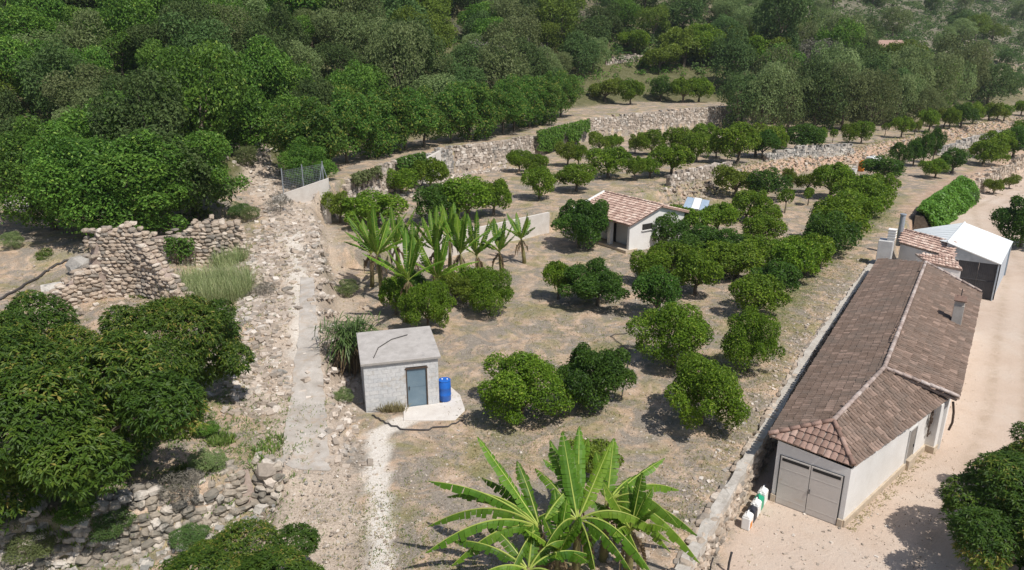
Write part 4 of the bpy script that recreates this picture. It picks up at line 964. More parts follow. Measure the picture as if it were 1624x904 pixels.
ORD = ['first', 'second', 'third', 'fourth', 'fifth', 'sixth', 'seventh', 'eighth', 'ninth', 'tenth', 'eleventh', 'twelfth', 'thirteenth', 'fourteenth', 'fifteenth', 'sixteenth', 'seventeenth', 'eighteenth', 'nineteenth', 'twentieth'] 
TENS = {2: 'twenty', 3: 'thirty', 4: 'forty', 5: 'fifty', 6: 'sixty', 7: 'seventy', 8: 'eighty', 9: 'ninety'}
def ordn(i):
    if i < 20: return ORD[i]
    t, u = divmod(i + 1, 10); return TENS[t] + '-' + ORD[u - 1] if u else TENS[t][:-1] + 'ieth'
NTREE = [0]; TREES = []
def tree(key, p, rad, hgt, label, name='citrus_tree', cat='tree', group=None, rz=None):
    NTREE[0] += 1; i = NTREE[0]; vs = KIND[key]; cm, tm, uh = vs[(i * 5 + i // 3) % len(vs)]
    root = thing(name, label, cat, p, (i * 2.399) % 6.283 if rz is None else rz, group)
    sx = rad * (1 + .08 * math.sin(i * 1.7)); sy = rad * (1 + .08 * math.cos(i * 2.3)); sz = hgt / uh
    put('crown', cm, None, root, scale=(sx, sy, sz)); put('trunk', tm, None, root, scale=((sx + sy) / 2,) * 2 + (sz,))
    TREES.append((p.x, p.y, rad)); return root
def px_tree(key, bx, by, wpx, hpx, label, **kw):
    p = G(bx, by); Z = depth(p); ang = math.atan2(CAM_H - p.z, p.y)
    rad = wpx / F_PX * Z / 2; c_ = math.cos(PITCH) + 0 * ang
    hgt = max(.5, (hpx / F_PX * Z - rad * .25 * math.sin(ang)) / .95); return tree(key, p, rad, hgt, label, **kw)

# citrus, row by row: (kind, foot x, foot y, crown width, height) in photo pixels
rows = [
 ('in the row under the stone terrace wall', [('citrus', 637, 309, 50, 40), ('citrus', 683, 301, 56, 46), ('citrus', 823, 273, 36, 32), ('citrus', 848, 279, 36, 32), ('citrus_pale', 900, 264, 36, 38), ('citrus', 917, 265, 26, 34), ('citrus_pale', 951, 243, 38, 32), ('citrus', 972, 242, 28, 27), ('citrus_pale', 1007, 244, 26, 28), ('citrus', 1033, 247, 44, 38), ('citrus', 1075, 246, 46, 40), ('citrus', 1112, 231, 42, 34)]),
 ('in the long row above cottage and bank', [('citrus_pale', 540, 354, 50, 50), ('citrus', 600, 358, 90, 54), ('citrus_dark', 690, 354, 78, 58), ('citrus', 743, 349, 84, 64), ('citrus', 783, 342, 52, 54), ('citrus', 855, 317, 55, 48), ('citrus', 914, 304, 58, 40), ('citrus', 965, 283, 64, 46), ('citrus', 1007, 287, 34, 36), ('citrus', 1030, 283, 38, 32), ('citrus', 1065, 279, 66, 48), ('citrus', 1104, 257, 42, 42), ('citrus', 1136, 251, 34, 30), ('citrus', 1169, 260, 66, 60), ('citrus_pale', 1198, 249, 52, 48), ('citrus_dark', 1209, 252, 42, 42), ('citrus', 1231, 248, 38, 46), ('citrus_dark', 1273, 240, 58, 40), ('citrus', 1291, 238, 30, 34), ('sapling', 1320, 227, 14, 20), ('citrus', 1346, 231, 24, 32), ('citrus', 1365, 228, 30, 32), ('sapling', 1403, 216, 13, 19), ('citrus', 1429, 219, 32, 32), ('citrus_pale', 1450, 214, 18, 22), ('citrus', 1472, 210, 30, 34), ('citrus_pale', 1497, 202, 28, 29), ('citrus', 1505, 205, 26, 31), ('citrus_dark', 1524, 202, 38, 35), ('citrus', 1542, 197, 32, 33), ('citrus', 1568, 191, 28, 24), ('citrus_pale', 1580, 192, 32, 27), ('citrus', 1592, 190, 24, 22), ('citrus', 1619, 183, 26, 22)]),
 ('in the line beside the farmhouse strip', [('citrus_dark', 1040, 504, 70, 78), ('citrus', 1102, 470, 66, 66), ('citrus', 1196, 500, 66, 60), ('citrus_dark', 1230, 476, 62, 62), ('citrus', 1258, 452, 72, 72), ('citrus', 1278, 438, 66, 66), ('citrus_dark', 1312, 404, 66, 66), ('citrus', 1342, 364, 60, 58), ('citrus_dark', 1372, 330, 50, 48), ('citrus_dark', 1298, 424, 68, 76), ('citrus', 1325, 388, 74, 70), ('citrus', 1358, 341, 64, 60), ('citrus', 1388, 322, 46, 46), ('citrus_dark', 1397, 288, 52, 38)]),
 ('in the loose rows right of the cottage', [('citrus_dark', 1056, 392, 56, 52), ('citrus', 1082, 378, 58, 48), ('citrus', 1138, 374, 48, 50), ('citrus_pale', 1165, 313, 60, 48), ('citrus', 1184, 352, 52, 50), ('citrus_dark', 1214, 318, 58, 48), ('citrus', 1218, 354, 44, 28), ('sapling', 1244, 339, 24, 36), ('citrus_pale', 1252, 304, 22, 36), ('citrus_pale', 1280, 306, 28, 34), ('sapling', 1281, 326, 22, 26), ('citrus', 1317, 316, 54, 54), ('citrus', 1130, 432, 62, 48), ('citrus', 1168, 440, 66, 52), ('citrus_dark', 1092, 425, 56, 50), ('citrus', 1200, 425, 60, 50), ('citrus', 1062, 440, 56, 52), ('citrus_dark', 1150, 408, 54, 44), ('citrus', 1028, 452, 50, 52), ('citrus', 1212, 385, 50, 44), ('citrus_dark', 1110, 398, 50, 40)]),
 ('in the block left of the ivy hedge', [('citrus_dark', 1425, 270, 30, 40), ('citrus_dark', 1448, 264, 30, 42), ('citrus_dark', 1462, 264, 28, 52), ('citrus_dark', 1479, 259, 26, 50), ('citrus', 1482, 283, 38, 29), ('citrus_dark', 1509, 275, 46, 38)]),
 ('on the bank at the far right', [('citrus', 1559, 261, 54, 38), ('citrus', 1583, 251, 48, 42), ('citrus_dark', 1606, 250, 48, 46), ('citrus', 1628, 236, 46, 44)]),
 ('on the high terrace at the wood edge', [('citrus_pale', 960, 162, 52, 34), ('citrus', 1000, 166, 34, 34), ('citrus_dark', 1048, 160, 38, 34), ('citrus', 1082, 163, 42, 36), ('citrus', 1108, 162, 40, 34), ('citrus', 1006, 84, 48, 30), ('citrus_pale', 1046, 114, 56, 40), ('citrus_pale', 1084, 108, 62, 52), ('citrus', 1124, 104, 60, 50), ('citrus_pale', 1160, 98, 56, 46), ('citrus', 1192, 106, 50, 44), ('citrus_pale', 1226, 104, 46, 40), ('citrus_pale', 1072, 84, 50, 36), ('citrus', 1108, 80, 50, 36)]),
]
COL = {'citrus': 'green', 'citrus_dark': 'dark green', 'citrus_pale': 'yellow-green', 'sapling': 'young thin'}
for desc, lst in rows:
    cnt = {}
    for k_, bx, by, wp, hp in sorted(lst, key=lambda t: t[1]):
        i = cnt.get(k_, 0); cnt[k_] = i + 1
        px_tree(k_, bx, by, wp * (1.34 if 'farmhouse' in desc or 'right of the cottage' in desc else 1.16), hp * 1.1, f'{ordn(i)} {COL[k_]} citrus tree from the left {desc}', group='citrus trees ' + desc)
near = [('citrus_near', 825, 668, 162, 118, 'large rounded bright green citrus bush right of the blue drum'),
        ('citrus_dark_near', 930, 645, 132, 112, 'dark glossy green bush touching the large bush below the open ground'),
        ('citrus_near', 1112, 676, 148, 122, 'lone ball-shaped bright green citrus bush nearest the retaining wall'),
        ('citrus_near', 1066, 584, 128, 110, 'broad spreading citrus tree above the ball-shaped bush'),
        ('citrus_near', 1186, 590, 100, 112, 'tall citrus tree with visible trunk right of the broad spreading one'),
        ('citrus_dark_near', 948, 487, 116, 76, 'dense low dark green bush in the open ground below the cottage'),
        ('citrus', 885, 476, 50, 66, 'slim light green bush left of the dense low dark bush'),
        ('citrus_near', 778, 500, 80, 82, 'bright green bush below the banana plants, right of the shed roof'),
        ('citrus_near', 680, 528, 88, 90, 'green bush under the banana plants just behind the shed'),
        ('citrus_dark_near', 917, 394, 96, 84, 'dense round dark tree in front of the cottage roof'),
        ('citrus', 628, 500, 60, 66, 'green shrub at the foot of the leftmost banana plants'), ('citrus_pale', 722, 486, 60, 62, 'yellowish shrub among the banana plants behind the shed'), ('citrus_dark', 655, 488, 56, 60, 'dark shrub among the banana plants near the track'), ('citrus', 748, 476, 60, 60, 'green shrub under the tall banana plant'), ('citrus_pale', 940, 755, 90, 66, 'small yellow-green bush half hidden behind the front banana leaves')]
for k_, bx, by, wp, hp, lab in near: px_tree(k_, bx, by, wp, hp, lab, name='citrus_bush' if 'bush' in lab else 'shrub' if 'shrub' in lab else 'citrus_tree', cat='bush' if 'bush' in lab else 'shrub' if 'shrub' in lab else 'tree')

# mango trees on the left and lower right
def mango(px, py, zg, rad, hgt, lab, key='mango'):
    p = at(px, py, zg); p.z = hz(p.x, p.y); return tree(key, p, rad, hgt, lab, name='mango_tree')
mango(285, 640, 2.85, 3.4, 5.2, 'broad mango tree left of the track, right-hand one of the big pair')
mango(108, 792, 2.75, 4.3, 6.1, 'largest mango tree filling the lower left side of the picture')
mango(30, 660, 2.8, 3.2, 5.2, 'mango tree at the left edge behind the largest one')
mango(8, 560, 3.0, 1.7, 2.0, 'small mango tree at the left edge beside the ruin wall foot')
mango(390, 985, 1.2, 2.5, 2.6, 'low mango tree at the bottom edge beside the track')
mango(1655, 925, 0, 3.3, 4.3, 'dark leafy tree at the lower right corner of the yard')
mango(1685, 835, 0, 2.9, 4.0, 'leafy tree at the right edge above the corner tree')
p = V3((30.5, 30.5, 0)); tree('mango', p, 2.4, 3.6, 'leafy tree just past the right edge, throwing shade on the yard', name='mango_tree')
p = V3((33.8, 36.2, 0)); tree('mango', p, 2.2, 3.4, 'farther leafy tree past the right edge, throwing shade on the yard', name='mango_tree')
px_tree('citrus_dark_near', 1618, 392, 100, 84, 'dark dense tree at the right edge behind the white carport')

# big trees above the ruin
def big(key, px, py, zg, rad, hgt, lab, **kw):
    p = at(px, py, zg); p.z = hz(p.x, p.y); return tree(key, p, rad, hgt, lab, **kw)
big('carob', 215, 352, 5.8, 5.2, 8.0, 'huge bright green tree standing right behind the stone ruin', name='carob_tree')
big('carob', 80, 335, 6.0, 4.6, 8.6, 'tall bright green tree at the left, beside the tree behind the ruin', name='carob_tree')
big('carob', 310, 322, 6.2, 4.2, 7.2, 'green tree above the path gate, right of the huge tree', name='carob_tree')
big('oak', 262, 292, 8.0, 4.2, 8.0, 'dull dark tree between the two bright ones above the ruin', name='oak_tree')
big('carob', 130, 262, 10, 4.6, 8.5, 'bright green tree on the slope above the huge tree', name='carob_tree')
big('carob', 12, 268, 8.0, 3.6, 7.0, 'green tree cut by the left edge above the boulders', name='carob_tree')
# avocado hedge along the upper terrace
hp = Path([V3((-19.5, 66.5, 0)), V3((-16.6, 75.5, 0)), V3((-12.2, 86.5, 0)), V3((-6.3, 93.8, 0)), V3((.8, 105, 0)), V3((8.8, 121, 0))])
nh = 16
for i in range(nh):
    q, _ = hp.at(hp.L * (i + .3) / nh); q = V3((q.x + rnd.uniform(-.4, .4), q.y + rnd.uniform(-.6, .6), 0)); q.z = hz(q.x, q.y)
    tree('avocado', q, rnd.uniform(2.9, 3.6), rnd.uniform(7.0, 8.3), f'{ordn(i)} avocado tree from the left in the dense hedge above the terrace wall', name='avocado_tree', group='avocado hedge above the terrace wall')
q = V3((-18.3, 65.2, 0)); q.z = hz(q.x, q.y); tree('carob', q, 2.6, 4.6, 'bright bushy tree behind the wire fence at the track head', name='carob_tree')

# tall olives at the wood edge behind the far citrus rows
for i, (bx, wpx, hpx, k_) in enumerate([(1168, 75, 90, 'oak'), (1205, 85, 105, 'olive'), (1248, 80, 95, 'olive'), (1290, 90, 110, 'oak'), (1335, 85, 105, 'olive'), (1378, 80, 95, 'olive'), (1420, 70, 80, 'olive'), (1462, 60, 60, 'olive'), (1225, 90, 120, 'olive'), (1310, 95, 125, 'olive')]):
    px_tree(k_, bx, 207 - (i > 5) * 8 - (i > 7) * 2, wpx, hpx, f'{ordn(i)} tall tree from the left at the wood edge behind the far citrus rows' if i < 8 else f'tall grey-green tree behind the wood edge, {["left", "right"][i - 8]} one of two', name='olive_tree' if k_ == 'olive' else 'oak_tree', group='tall trees at the wood edge')
# wooded hillside
fr_ = random.Random(99); forest = []
yy = 50.0
while yy < 420:
    sp = 4.3 + .022 * (yy - 50); xx = -.85 * yy
    while xx < .85 * yy + 4:
        x = xx + fr_.uniform(-.4, .4) * sp; y = yy + fr_.uniform(-.4, .4) * sp; xx += sp
        _, ax_ = H(np.array([x]), np.array([y]), True); dT = float(ax_['dT'][0])
        if dT < (2.5 if x < 40 else .3): continue
        z = hz(x, y); a, b, Z = proj(x, y, z); at_, bt_, _ = proj(x, y, z + 6)
        if not (-50 < a < 1675) or bt_ > 500 or b < -75: continue
        if 955 < a < 1150 and 78 < b < 175 and dT < 70 and x > -2 and y > 105: continue      # orchard clearing
        rad = sp * fr_.uniform(.5, .92) * (1.12 if yy < 190 else 1)
        if any((x - t[0]) ** 2 + (y - t[1]) ** 2 < (.47 * (rad + t[2])) ** 2 for t in TREES): continue
        far_ = y > 190
        if far_ and fr_.random() < (.82 if a > 1290 else .45): continue
        if a < 560: k_ = fr_.choices(['carob_far', 'oak', 'olive', 'pine'], [.5, .25, .2, .05])[0]
        elif a < 1000: k_ = fr_.choices(['carob_far', 'oak', 'olive', 'scrub', 'pine'], [.22, .36, .32, .05, .05])[0]
        elif y < 190: k_ = fr_.choices(['carob_far', 'oak', 'olive', 'scrub', 'pine'], [.16, .2, .5, .08, .06])[0]
        else: k_ = fr_.choices(['oak', 'olive', 'scrub', 'pine'], [.34, .34, .14, .18])[0]
        hh = rad * fr_.uniform(1.35, 2.5) * (.7 if k_ == 'scrub' or far_ else 1)
        if far_: rad *= fr_.uniform(.55, .9)
        forest.append((k_, x, y, z, rad, hh, a, b)); TREES.append((x, y, rad))
    yy += sp * .86
print('forest trees', len(forest))
FN = {'carob_far': ('carob_tree', 'leafy green'), 'oak': ('oak_tree', 'dull dark green'), 'olive': ('olive_tree', 'grey-green'), 'pine': ('pine_tree', 'bright yellow-green'), 'scrub': ('dry_shrub', 'bare greyish')}
def band(t):
    a, b = t[6], t[7]; side = 'left' if a < 540 else 'middle' if a < 1080 else 'right'
    lev = 'foot' if b > 190 else 'lower part' if b > 110 else 'upper part' if b > 40 else 'top'
    return side, lev
cnt = {}
for t in sorted(forest, key=lambda t: t[6]):
    s_, l_ = band(t); kk = (t[0], s_, l_); i = cnt.get(kk, 0); cnt[kk] = i + 1
    nm, adj = FN[t[0]]; what = 'shrub' if t[0] == 'scrub' else 'tree'
    tree(t[0], V3((t[1], t[2], t[3] - .1)), t[4], t[5], f'{ordn(i)} {adj} {what} from the left, {l_} of the wooded slope, {s_} third', name=nm, cat=what, group='trees and shrubs of the wooded slope')

# ------------------------------------------------------------------ banana plants
CAM_R = V3((1, 0, 0)); CAM_U = V3((0, SP, CP)); CAM_F = V3((0, CP, -SP))
def banana_leaf(hub, tip, arch, w, r, torn=.5):
    """one big leaf: arched midrib, two blade halves of slightly separated, torn strips"""
    n = 20; c = hub.lerp(tip, .42) + V3((0, 0, arch * 1.35)); hang = min(1, max(0, (arch - .15) / .45)); spr = 1 - .5 * hang; pts = []
    for i in range(n + 1):
        t = i / n; pts.append(hub * (1 - t) ** 2 + c * (2 * t * (1 - t)) + tip * t * t)
    mb = MB(); tint = min(.85, max(.05, r.gauss(.5, .16)))
    for i in range(2, n):
        t0, t1 = i / n, (i + 1) / n; a, b = pts[i], pts[i + 1]; d = (b - a).normalized()
        up = V3((0, 0, 1)) if abs(d.z) < .93 else V3((-d.x, -d.y, .3)).normalized()
        s = d.cross(up).normalized(); nn = s.cross(d)
        prof = lambda t: w * max(.02, min(1, ((t - .10) / .2)) if t < .3 else 1) ** .7 * (1 - max(0, (t - .62) / .39) ** 2.4)
        w0, w1 = prof(t0), prof(t1)
        for sg in (-1, 1):
            dr = -(.3 + .75 * hang) * r.uniform(.6, 1.35); sl_ = .22 * w * r.uniform(.5, 1.3)
            gp = .05 * (b - a).length if r.random() < torn else 0; wv = r.uniform(.82, 1.08)
            q0, q1 = a + d * gp, b - d * gp * .5
            e0 = q0 + s * (sg * w0 * wv * spr) + nn * (dr * w0) + d * sl_ * (w0 / w) + d * (gp * 1.2); e1 = q1 + s * (sg * w1 * wv * spr) + nn * (dr * w1) + d * sl_ * (w1 / w) - d * (gp * .8)
            m0 = (q0 + e0) / 2 + nn * .10 * w; m1 = (q1 + e1) / 2 + nn * .10 * w
            fs = [(0, 1, 2, 3), (3, 2, 4, 5)]
            mb.add([q0, q1, m1, m0, e1, e0], fs if sg < 0 else [f[::-1] for f in fs], 0, min(.88, max(0, tint + r.uniform(-.1, .1))))
    mb.tube(pts, [.035 * (1 - .85 * i / n) for i in range(n + 1)], 5, 1, tint=.5)
    return mb
def banana(label, foot, hub, tips, seed, group, dead=6, torn=.6, w=.225):
    r = random.Random(seed); root = thing('banana_plant', label, 'banana plant', foot, group=group); f = V3(foot)
    mb = MB(); h = hub - f
    mb.tube([V3((0, 0, -.2)), h * .4 + V3((.03, .02, 0)), h * .8, h + V3((0, 0, .1))], [.17, .14, .11, .06], 9); mb.build('stem', M['stem'], root, smooth=True)
    for tip, arch in tips:
        lo = banana_leaf(hub - f, tip - f, arch, w * r.uniform(.85, 1.15), r, torn); lo.build('leaf', [M['banana'], M['rib']], root, tint=True)
    for k in range(dead):
        a = r.uniform(0, 6.28); tip = hub + V3((math.cos(a) * .55, math.sin(a) * .55, -1.5 * r.uniform(.7, 1.0)))
        lo = banana_leaf(hub - f - V3((0, 0, .15)), tip - f, .5, w * .5, r, 1); lo.build('dead_leaf', [M['dryleaf'], M['dryleaf']], root, tint=True)
    return root
def front_tips(hub, lst):
    Z = depth(hub); out = []
    for dx, dy, dp, ar in lst: out.append((hub + (CAM_R * dx - CAM_U * dy) * (Z / F_PX) + CAM_F * dp, ar))
    return out
gb = 'front banana plants at the bottom of the picture'
hA = at(856, 838, 3.9); hB = at(916, 826, 4.0); hC = at(962, 800, 3.8); hD = at(838, 905, 3.3)
banana('banana plant with leaves reaching left over the bare ground, front clump', V3((hA.x, hA.y + .15, 1.6)), hA, front_tips(hA, [(-100, -142, .3, .1), (-178, -72, .2, .6), (-150, -42, .5, .9), (-176, -8, -.3, 1.0), (-176, 22, -.9, .95), (-138, 48, -.6, .8), (-66, -64, .9, .2), (-36, -98, .7, .25), (-52, 60, -1.2, .5), (60, -60, .8, .3), (-95, -62, 1.3, .5)]), 301, gb)
banana('banana plant with tall upright leaves in the middle of the front clump', V3((hB.x, hB.y + .15, 1.6)), hB, front_tips(hB, [(-22, -136, .6, .0), (-8, -108, .9, .1), (58, -116, .7, .0), (-66, -70, 1.0, .3), (78, 62, -1.0, .6), (112, 70, -.8, 1.0), (-62, 40, -1.0, .7), (24, 76, -1.4, .7), (150, 40, .3, 1.0), (-96, 30, .4, .8), (-40, -112, 1.4, .15), (10, -135, 1.5, .1)]), 302, gb)
banana('banana plant with leaves arching right in the front clump', V3((hC.x, hC.y + .15, 1.6)), hC, front_tips(hC, [(99, -66, .6, .25), (114, 34, -.2, 1.1), (140, 82, -.6, 1.1), (122, -14, .6, .7), (150, 58, .5, .9), (92, 60, -.9, .6), (18, -96, .9, .05), (-10, -70, 1.2, .2), (60, -30, 1.2, .35), (50, 84, -1.4, .6), (-42, 62, -1.2, .4)]), 303, gb)
banana('small low banana plant at the bottom edge of the front clump', V3((hD.x, hD.y + .1, 1.6)), hD, front_tips(hD, [(-125, -42, .3, .5), (-90, 10, -.3, .5), (60, -40, .4, .5), (100, -20, .2, .6), (10, -60, .8, .2), (-40, 30, -.8, .4), (70, 20, -.7, .5), (-70, -64, .8, .3)]), 304, gb)
hE = at(885, 880, 3.1); hF = at(1000, 842, 3.3); hG = at(905, 770, 3.0)
def rand_tips(hub, n, L, r):
    out = []
    for k in range(n):
        a = k * 2.4 + r.uniform(-.4, .4); el = r.uniform(.3, 1.25) if k % 3 else r.uniform(.95, 1.4); l = L * r.uniform(.8, 1.15)
        out.append((hub + V3((math.cos(a) * math.cos(el), math.sin(a) * math.cos(el), math.sin(el))) * l, .1 + .4 * max(0, 1 - el) * r.uniform(.7, 1.2)))
    return out
for hh_, lab, sd_2, L_ in ((hE, 'short banana sucker in the shade under the front clump', 311, 1.7), (hF, 'small banana plant at the right foot of the front clump', 312, 1.7), (hG, 'young banana plant behind the front clump', 313, 1.6)):
    banana(lab, V3((hh_.x, hh_.y + .1, 1.6)), hh_, rand_tips(hh_, 11, L_, random.Random(sd_2)), sd_2, gb, dead=5, w=.24)
gm_ = 'banana plants between the shed and the cottage'
for k, (bx, by, hh, n, L, lab) in enumerate([(606, 478, 2.6, 10, 2.3, 'leftmost banana plant beside the track, above the drooping palm'), (656, 468, 2.2, 8, 2.0, 'second banana plant from the track, behind the shed bush'), (688, 458, 2.4, 9, 2.2, 'third banana plant from the track in the middle clump'), (735, 462, 2.2, 8, 2.0, 'fourth banana plant from the track in the middle clump'), (762, 452, 2.5, 9, 2.3, 'tall fifth banana plant of the middle clump with an upright leaf'), (832, 418, 1.6, 8, 1.6, 'small tattered banana plant standing apart beside the concrete wall'), (632, 440, 2.3, 8, 2.1, 'banana plant at the back of the middle clump near the track'), (590, 455, 2.0, 8, 2.0, 'small banana plant at the very edge of the track'), (712, 440, 2.3, 8, 2.1, 'banana plant at the back of the middle clump near the concrete wall'), (645, 512, 2.9, 9, 2.3, 'banana plant standing close behind the shed roof'), (700, 500, 2.7, 9, 2.2, 'banana plant in front of the middle clump, right of the shed roof'), (796, 446, 1.9, 8, 1.8, 'rightmost banana plant of the middle clump')]):
    f = G(bx, by); rr_ = random.Random(400 + k); hb_ = f + V3((rr_.uniform(-.3, .3), rr_.uniform(-.2, .2), hh * rr_.uniform(.85, 1.3)))
    banana(lab, f, hb_, rand_tips(hb_, n + 4, L * 1.3, rr_), 420 + k, gm_, dead=6, torn=.7, w=.22)

# ------------------------------------------------------------------ drooping palm with dead skirt, left of the shed
pf = G(562, 590); pr = random.Random(12); palm = thing('yucca_palm', 'shaggy drooping palm with a dark dead skirt left of the shed', 'palm', pf)
mb = MB(); mb.tube([V3((0, 0, -.3)), V3((.05, 0, 1.2)), V3((0, 0, 2.4))], [.35, .28, .2], 8); mb.build('trunk', M['bark'], palm)
mb = MB(); dk = MB()
def blade(m, a, el, L, w, base, droop, t):
    d = V3((math.cos(a) * math.cos(el), math.sin(a) * math.cos(el), math.sin(el))); s = V3((-math.sin(a), math.cos(a), 0)); p = []
    for i in range(5):
        q = i / 4; p.append(base + d * L * q - V3((0, 0, droop * q * q * L)))
    ww = [.5, 1, .9, .6, .05]
    vs = []
    for i in range(5): vs += [p[i] - s * w * ww[i] / 2, p[i] + s * w * ww[i] / 2]
    m.add(vs, [(2 * i, 2 * i + 1, 2 * i + 3, 2 * i + 2) for i in range(4)], 0, t)
for k in range(520):
    h0 = V3((pr.gauss(0, .55), pr.gauss(0, .45), 2.1 + pr.uniform(-.25, .55))); blade(mb, pr.uniform(0, 6.28), pr.uniform(-.5, 1.2), pr.uniform(.9, 1.5), .055, h0, pr.uniform(.25, .75), min(.88, max(0, pr.gauss(.5, .2))))
mb.build('fronds', M['palm'], palm, tint=True)
for k in range(420):
    h0 = V3((pr.gauss(0, .45), pr.gauss(0, .4), 1.2 + pr.uniform(0, .8))); blade(dk, pr.uniform(0, 6.28), pr.uniform(-1.3, -.6), pr.uniform(.7, 1.3), .07, h0, .3, pr.random() * .7)
dk.build('dead_skirt', M['dryleaf'], palm, tint=True)
# agave-like plant behind the ruin
ag = G(243, 358); ar = random.Random(5); agv = thing('agave', 'pale spiky agave under the huge tree behind the ruin', 'agave', ag)
for k in range(22):
    mb = MB(); blade(mb, k * 2.4, ar.uniform(.2, 1.1), ar.uniform(1.1, 1.7), .22, V3((0, 0, .3)), .35, ar.uniform(.5, .9)); mb.build('leaf', M['reed'], agv, tint=True)

# ------------------------------------------------------------------ ivy-covered bank, creepers, tall grass
def leafy_mass(name, pts_n, L, W, mat, tv=.18, seed=1, parent=None, up=.3):
    """leaves lying over given points with normals"""
    r = RS(seed); c = np.array([p for p, n in pts_n]); nn = np.array([n for p, n in pts_n]); m = len(c)
    nr = unit(nn + np.array([0, 0, up]) + r.normal(size=(m, 3)) * .5); ax = unit(np.cross(nr, r.normal(size=(m, 3))))
    V, Q = leaf_quads(c, ax, nr, L * r.uniform(.6, 1.4, m), W * r.uniform(.6, 1.4, m))
    return put(name, np_mesh(name, V, Q, M[mat], np.clip(r.normal(.45, tv, m), 0, .88)), None, parent)
ir = random.Random(77); iv = [V3((*YARD[i], 0)) for i in (6, 7)]
hA0, hA1 = at(1462, 352, .9), at(1542, 300, 1.2); ia = thing('ivy_hedge', 'bright green ivy covered bank behind the white carport', 'hedge', V3((hA0.x, hA0.y, 0)))
pts = []; ipth = Path([V3((39.6, 68.6, 0)), V3((*YARD[6], 0)), V3((*YARD[7], 0))]); mb = MB(); IO = ia.location.copy()
for k in range(15000):
    d = ir.uniform(0, ipth.L - .5); q, a = ipth.at(d); n = V3((math.sin(a), -math.cos(a), 0)); t = ir.random(); bul = .45 * math.sin(d * .8) * math.sin(t * 5 + d * .5) + ir.gauss(0, .12)
    p = q + n * (2.0 * (1 - t) - .3 + bul * .7) + V3((0, 0, 2.9 * math.sin(t * 1.57) + bul * .5)); nm = n * (.3 + .7 * (1 - t)) + V3((0, 0, .4 + .6 * t)); pts.append((tuple(p - IO), tuple(nm)))
leafy_mass('foliage', pts, .34, .26, 'ivy', seed=3, parent=ia)
st_n = 30
core = []
for i in range(st_n):
    a_, an = ipth.at(ipth.L * i / st_n); b_, _ = ipth.at(ipth.L * (i + 1) / st_n - .01); n = V3((math.sin(an), -math.cos(an), 0))
    mb.prism([a_ + n * 1.5 - IO, b_ + n * 1.5 - IO, b_ - n * .6 - IO, a_ - n * .6 - IO], [a_ + n * .1 + LU * 2.3 - IO, b_ + n * .1 + LU * 2.3 - IO, b_ - n * .6 + LU * 2.3 - IO, a_ - n * .6 + LU * 2.3 - IO])
mb.build('earth_core', M['bark'], ia)
def creeper(label, path, z0, z1, n, L, mat, bulge, seed, name='creeper', cat='creeper', face=1):
    r = random.Random(seed); P = Path(path); root = thing(name, label, cat, P.p[0]); pts = []; o = P.p[0]
    dens = [r.uniform(.2, 1) for _ in range(14)]
    while len(pts) < n:
        d = r.uniform(0, P.L); t = r.random(); hgt = np.interp(d / P.L * 13, range(14), dens)
        if t > hgt: continue
        q, a = P.at(d); nn = V3((math.sin(a), -math.cos(a), 0)) * face; p = q + nn * (bulge * (1 - abs(t - .5)) + r.gauss(0, .12)) + V3((0, 0, z1 - (z1 - z0) * t)); pts.append((tuple(p - o), tuple(nn + V3((0, 0, .5)))))
    leafy_mass('foliage', pts, L, L * .6, mat, seed=seed, parent=root)
    mb = MB()
    for k in range(6): q, a = P.at(P.L * (k + .5) / 6); q = q - o; mb.tube([q + V3((0, 0, z0)), q + V3((.2, -.2, (z0 + z1) / 2)), q + V3((0, 0, z1))], [.04, .03, .02], 5)
    mb.build('stem', M['bark'], root); return root
W3 = lambda l: [V3((x, y, 0)) for x, y in l]
creeper('green creeper hanging over the terrace wall below the hedge end', W3([(3.0, 99.0), (11.8, 117.0)]), 3.6, 7.2, 3800, .36, 'carob', .7, 5)
creeper('dark creeper over the wall gap left of the white plastered panel', W3([(-12.0, 74.5), (-9.8, 79.6)]), 4.2, 7.0, 1500, .3, 'avocado', .6, 6)
creeper('brownish creeper over the crumbling pale wall by the slanting concrete', W3([(-14.8, 65.6), (-13.2, 71)]), 5.0, 6.8, 900, .26, 'olive', .5, 7)
creeper('thin green climber on the back wall of the ruin', [p + V3((.1, -.2, 0)) for p in (rb[0].lerp(rb[1], .6), rb[1].lerp(rb[2], .5))], -.1, 1.9, 420, .2, 'avocado', .25, 8)
def grass_clump(name, label, cen, rx, ry, n, L, mat, seed, wd=.02, kind_=None, cat='grass'):
    r = random.Random(seed); mb = MB()
    for k in range(n):
        a = r.uniform(0, 6.28); q = math.sqrt(r.random()); x, y = cen[0] + rx * q * math.cos(a), cen[1] + ry * q * math.sin(a)
        blade(mb, r.uniform(0, 6.28), r.uniform(.8, 1.5), L * r.uniform(.6, 1.2), wd, V3((x, y, hz0(x, y) - .03)), r.uniform(.1, .5), min(.88, max(0, r.gauss(.5, .22))))
    o = mb.build(name, M[mat], tint=True)
    return tag(o, label, cat, kind=kind_)
ZG = {}
def hz0(x, y):
    k = (round(x * 2), round(y * 2))
    if k not in ZG: ZG[k] = hz(k[0] / 2, k[1] / 2)
    return ZG[k]
g_ = G(338, 470); grass_clump('tall_grass', 'tall pale feathery grass clump beside the ruin', g_, 2.4, 2.1, 4200, 2.0, 'reed', 31, .02)
g_ = G(365, 415); grass_clump('tall_grass', 'smaller dark pale-tipped grass clump near the track edge above the tall one', g_, 1.2, 1.2, 900, 1.5, 'reed', 32, .03)
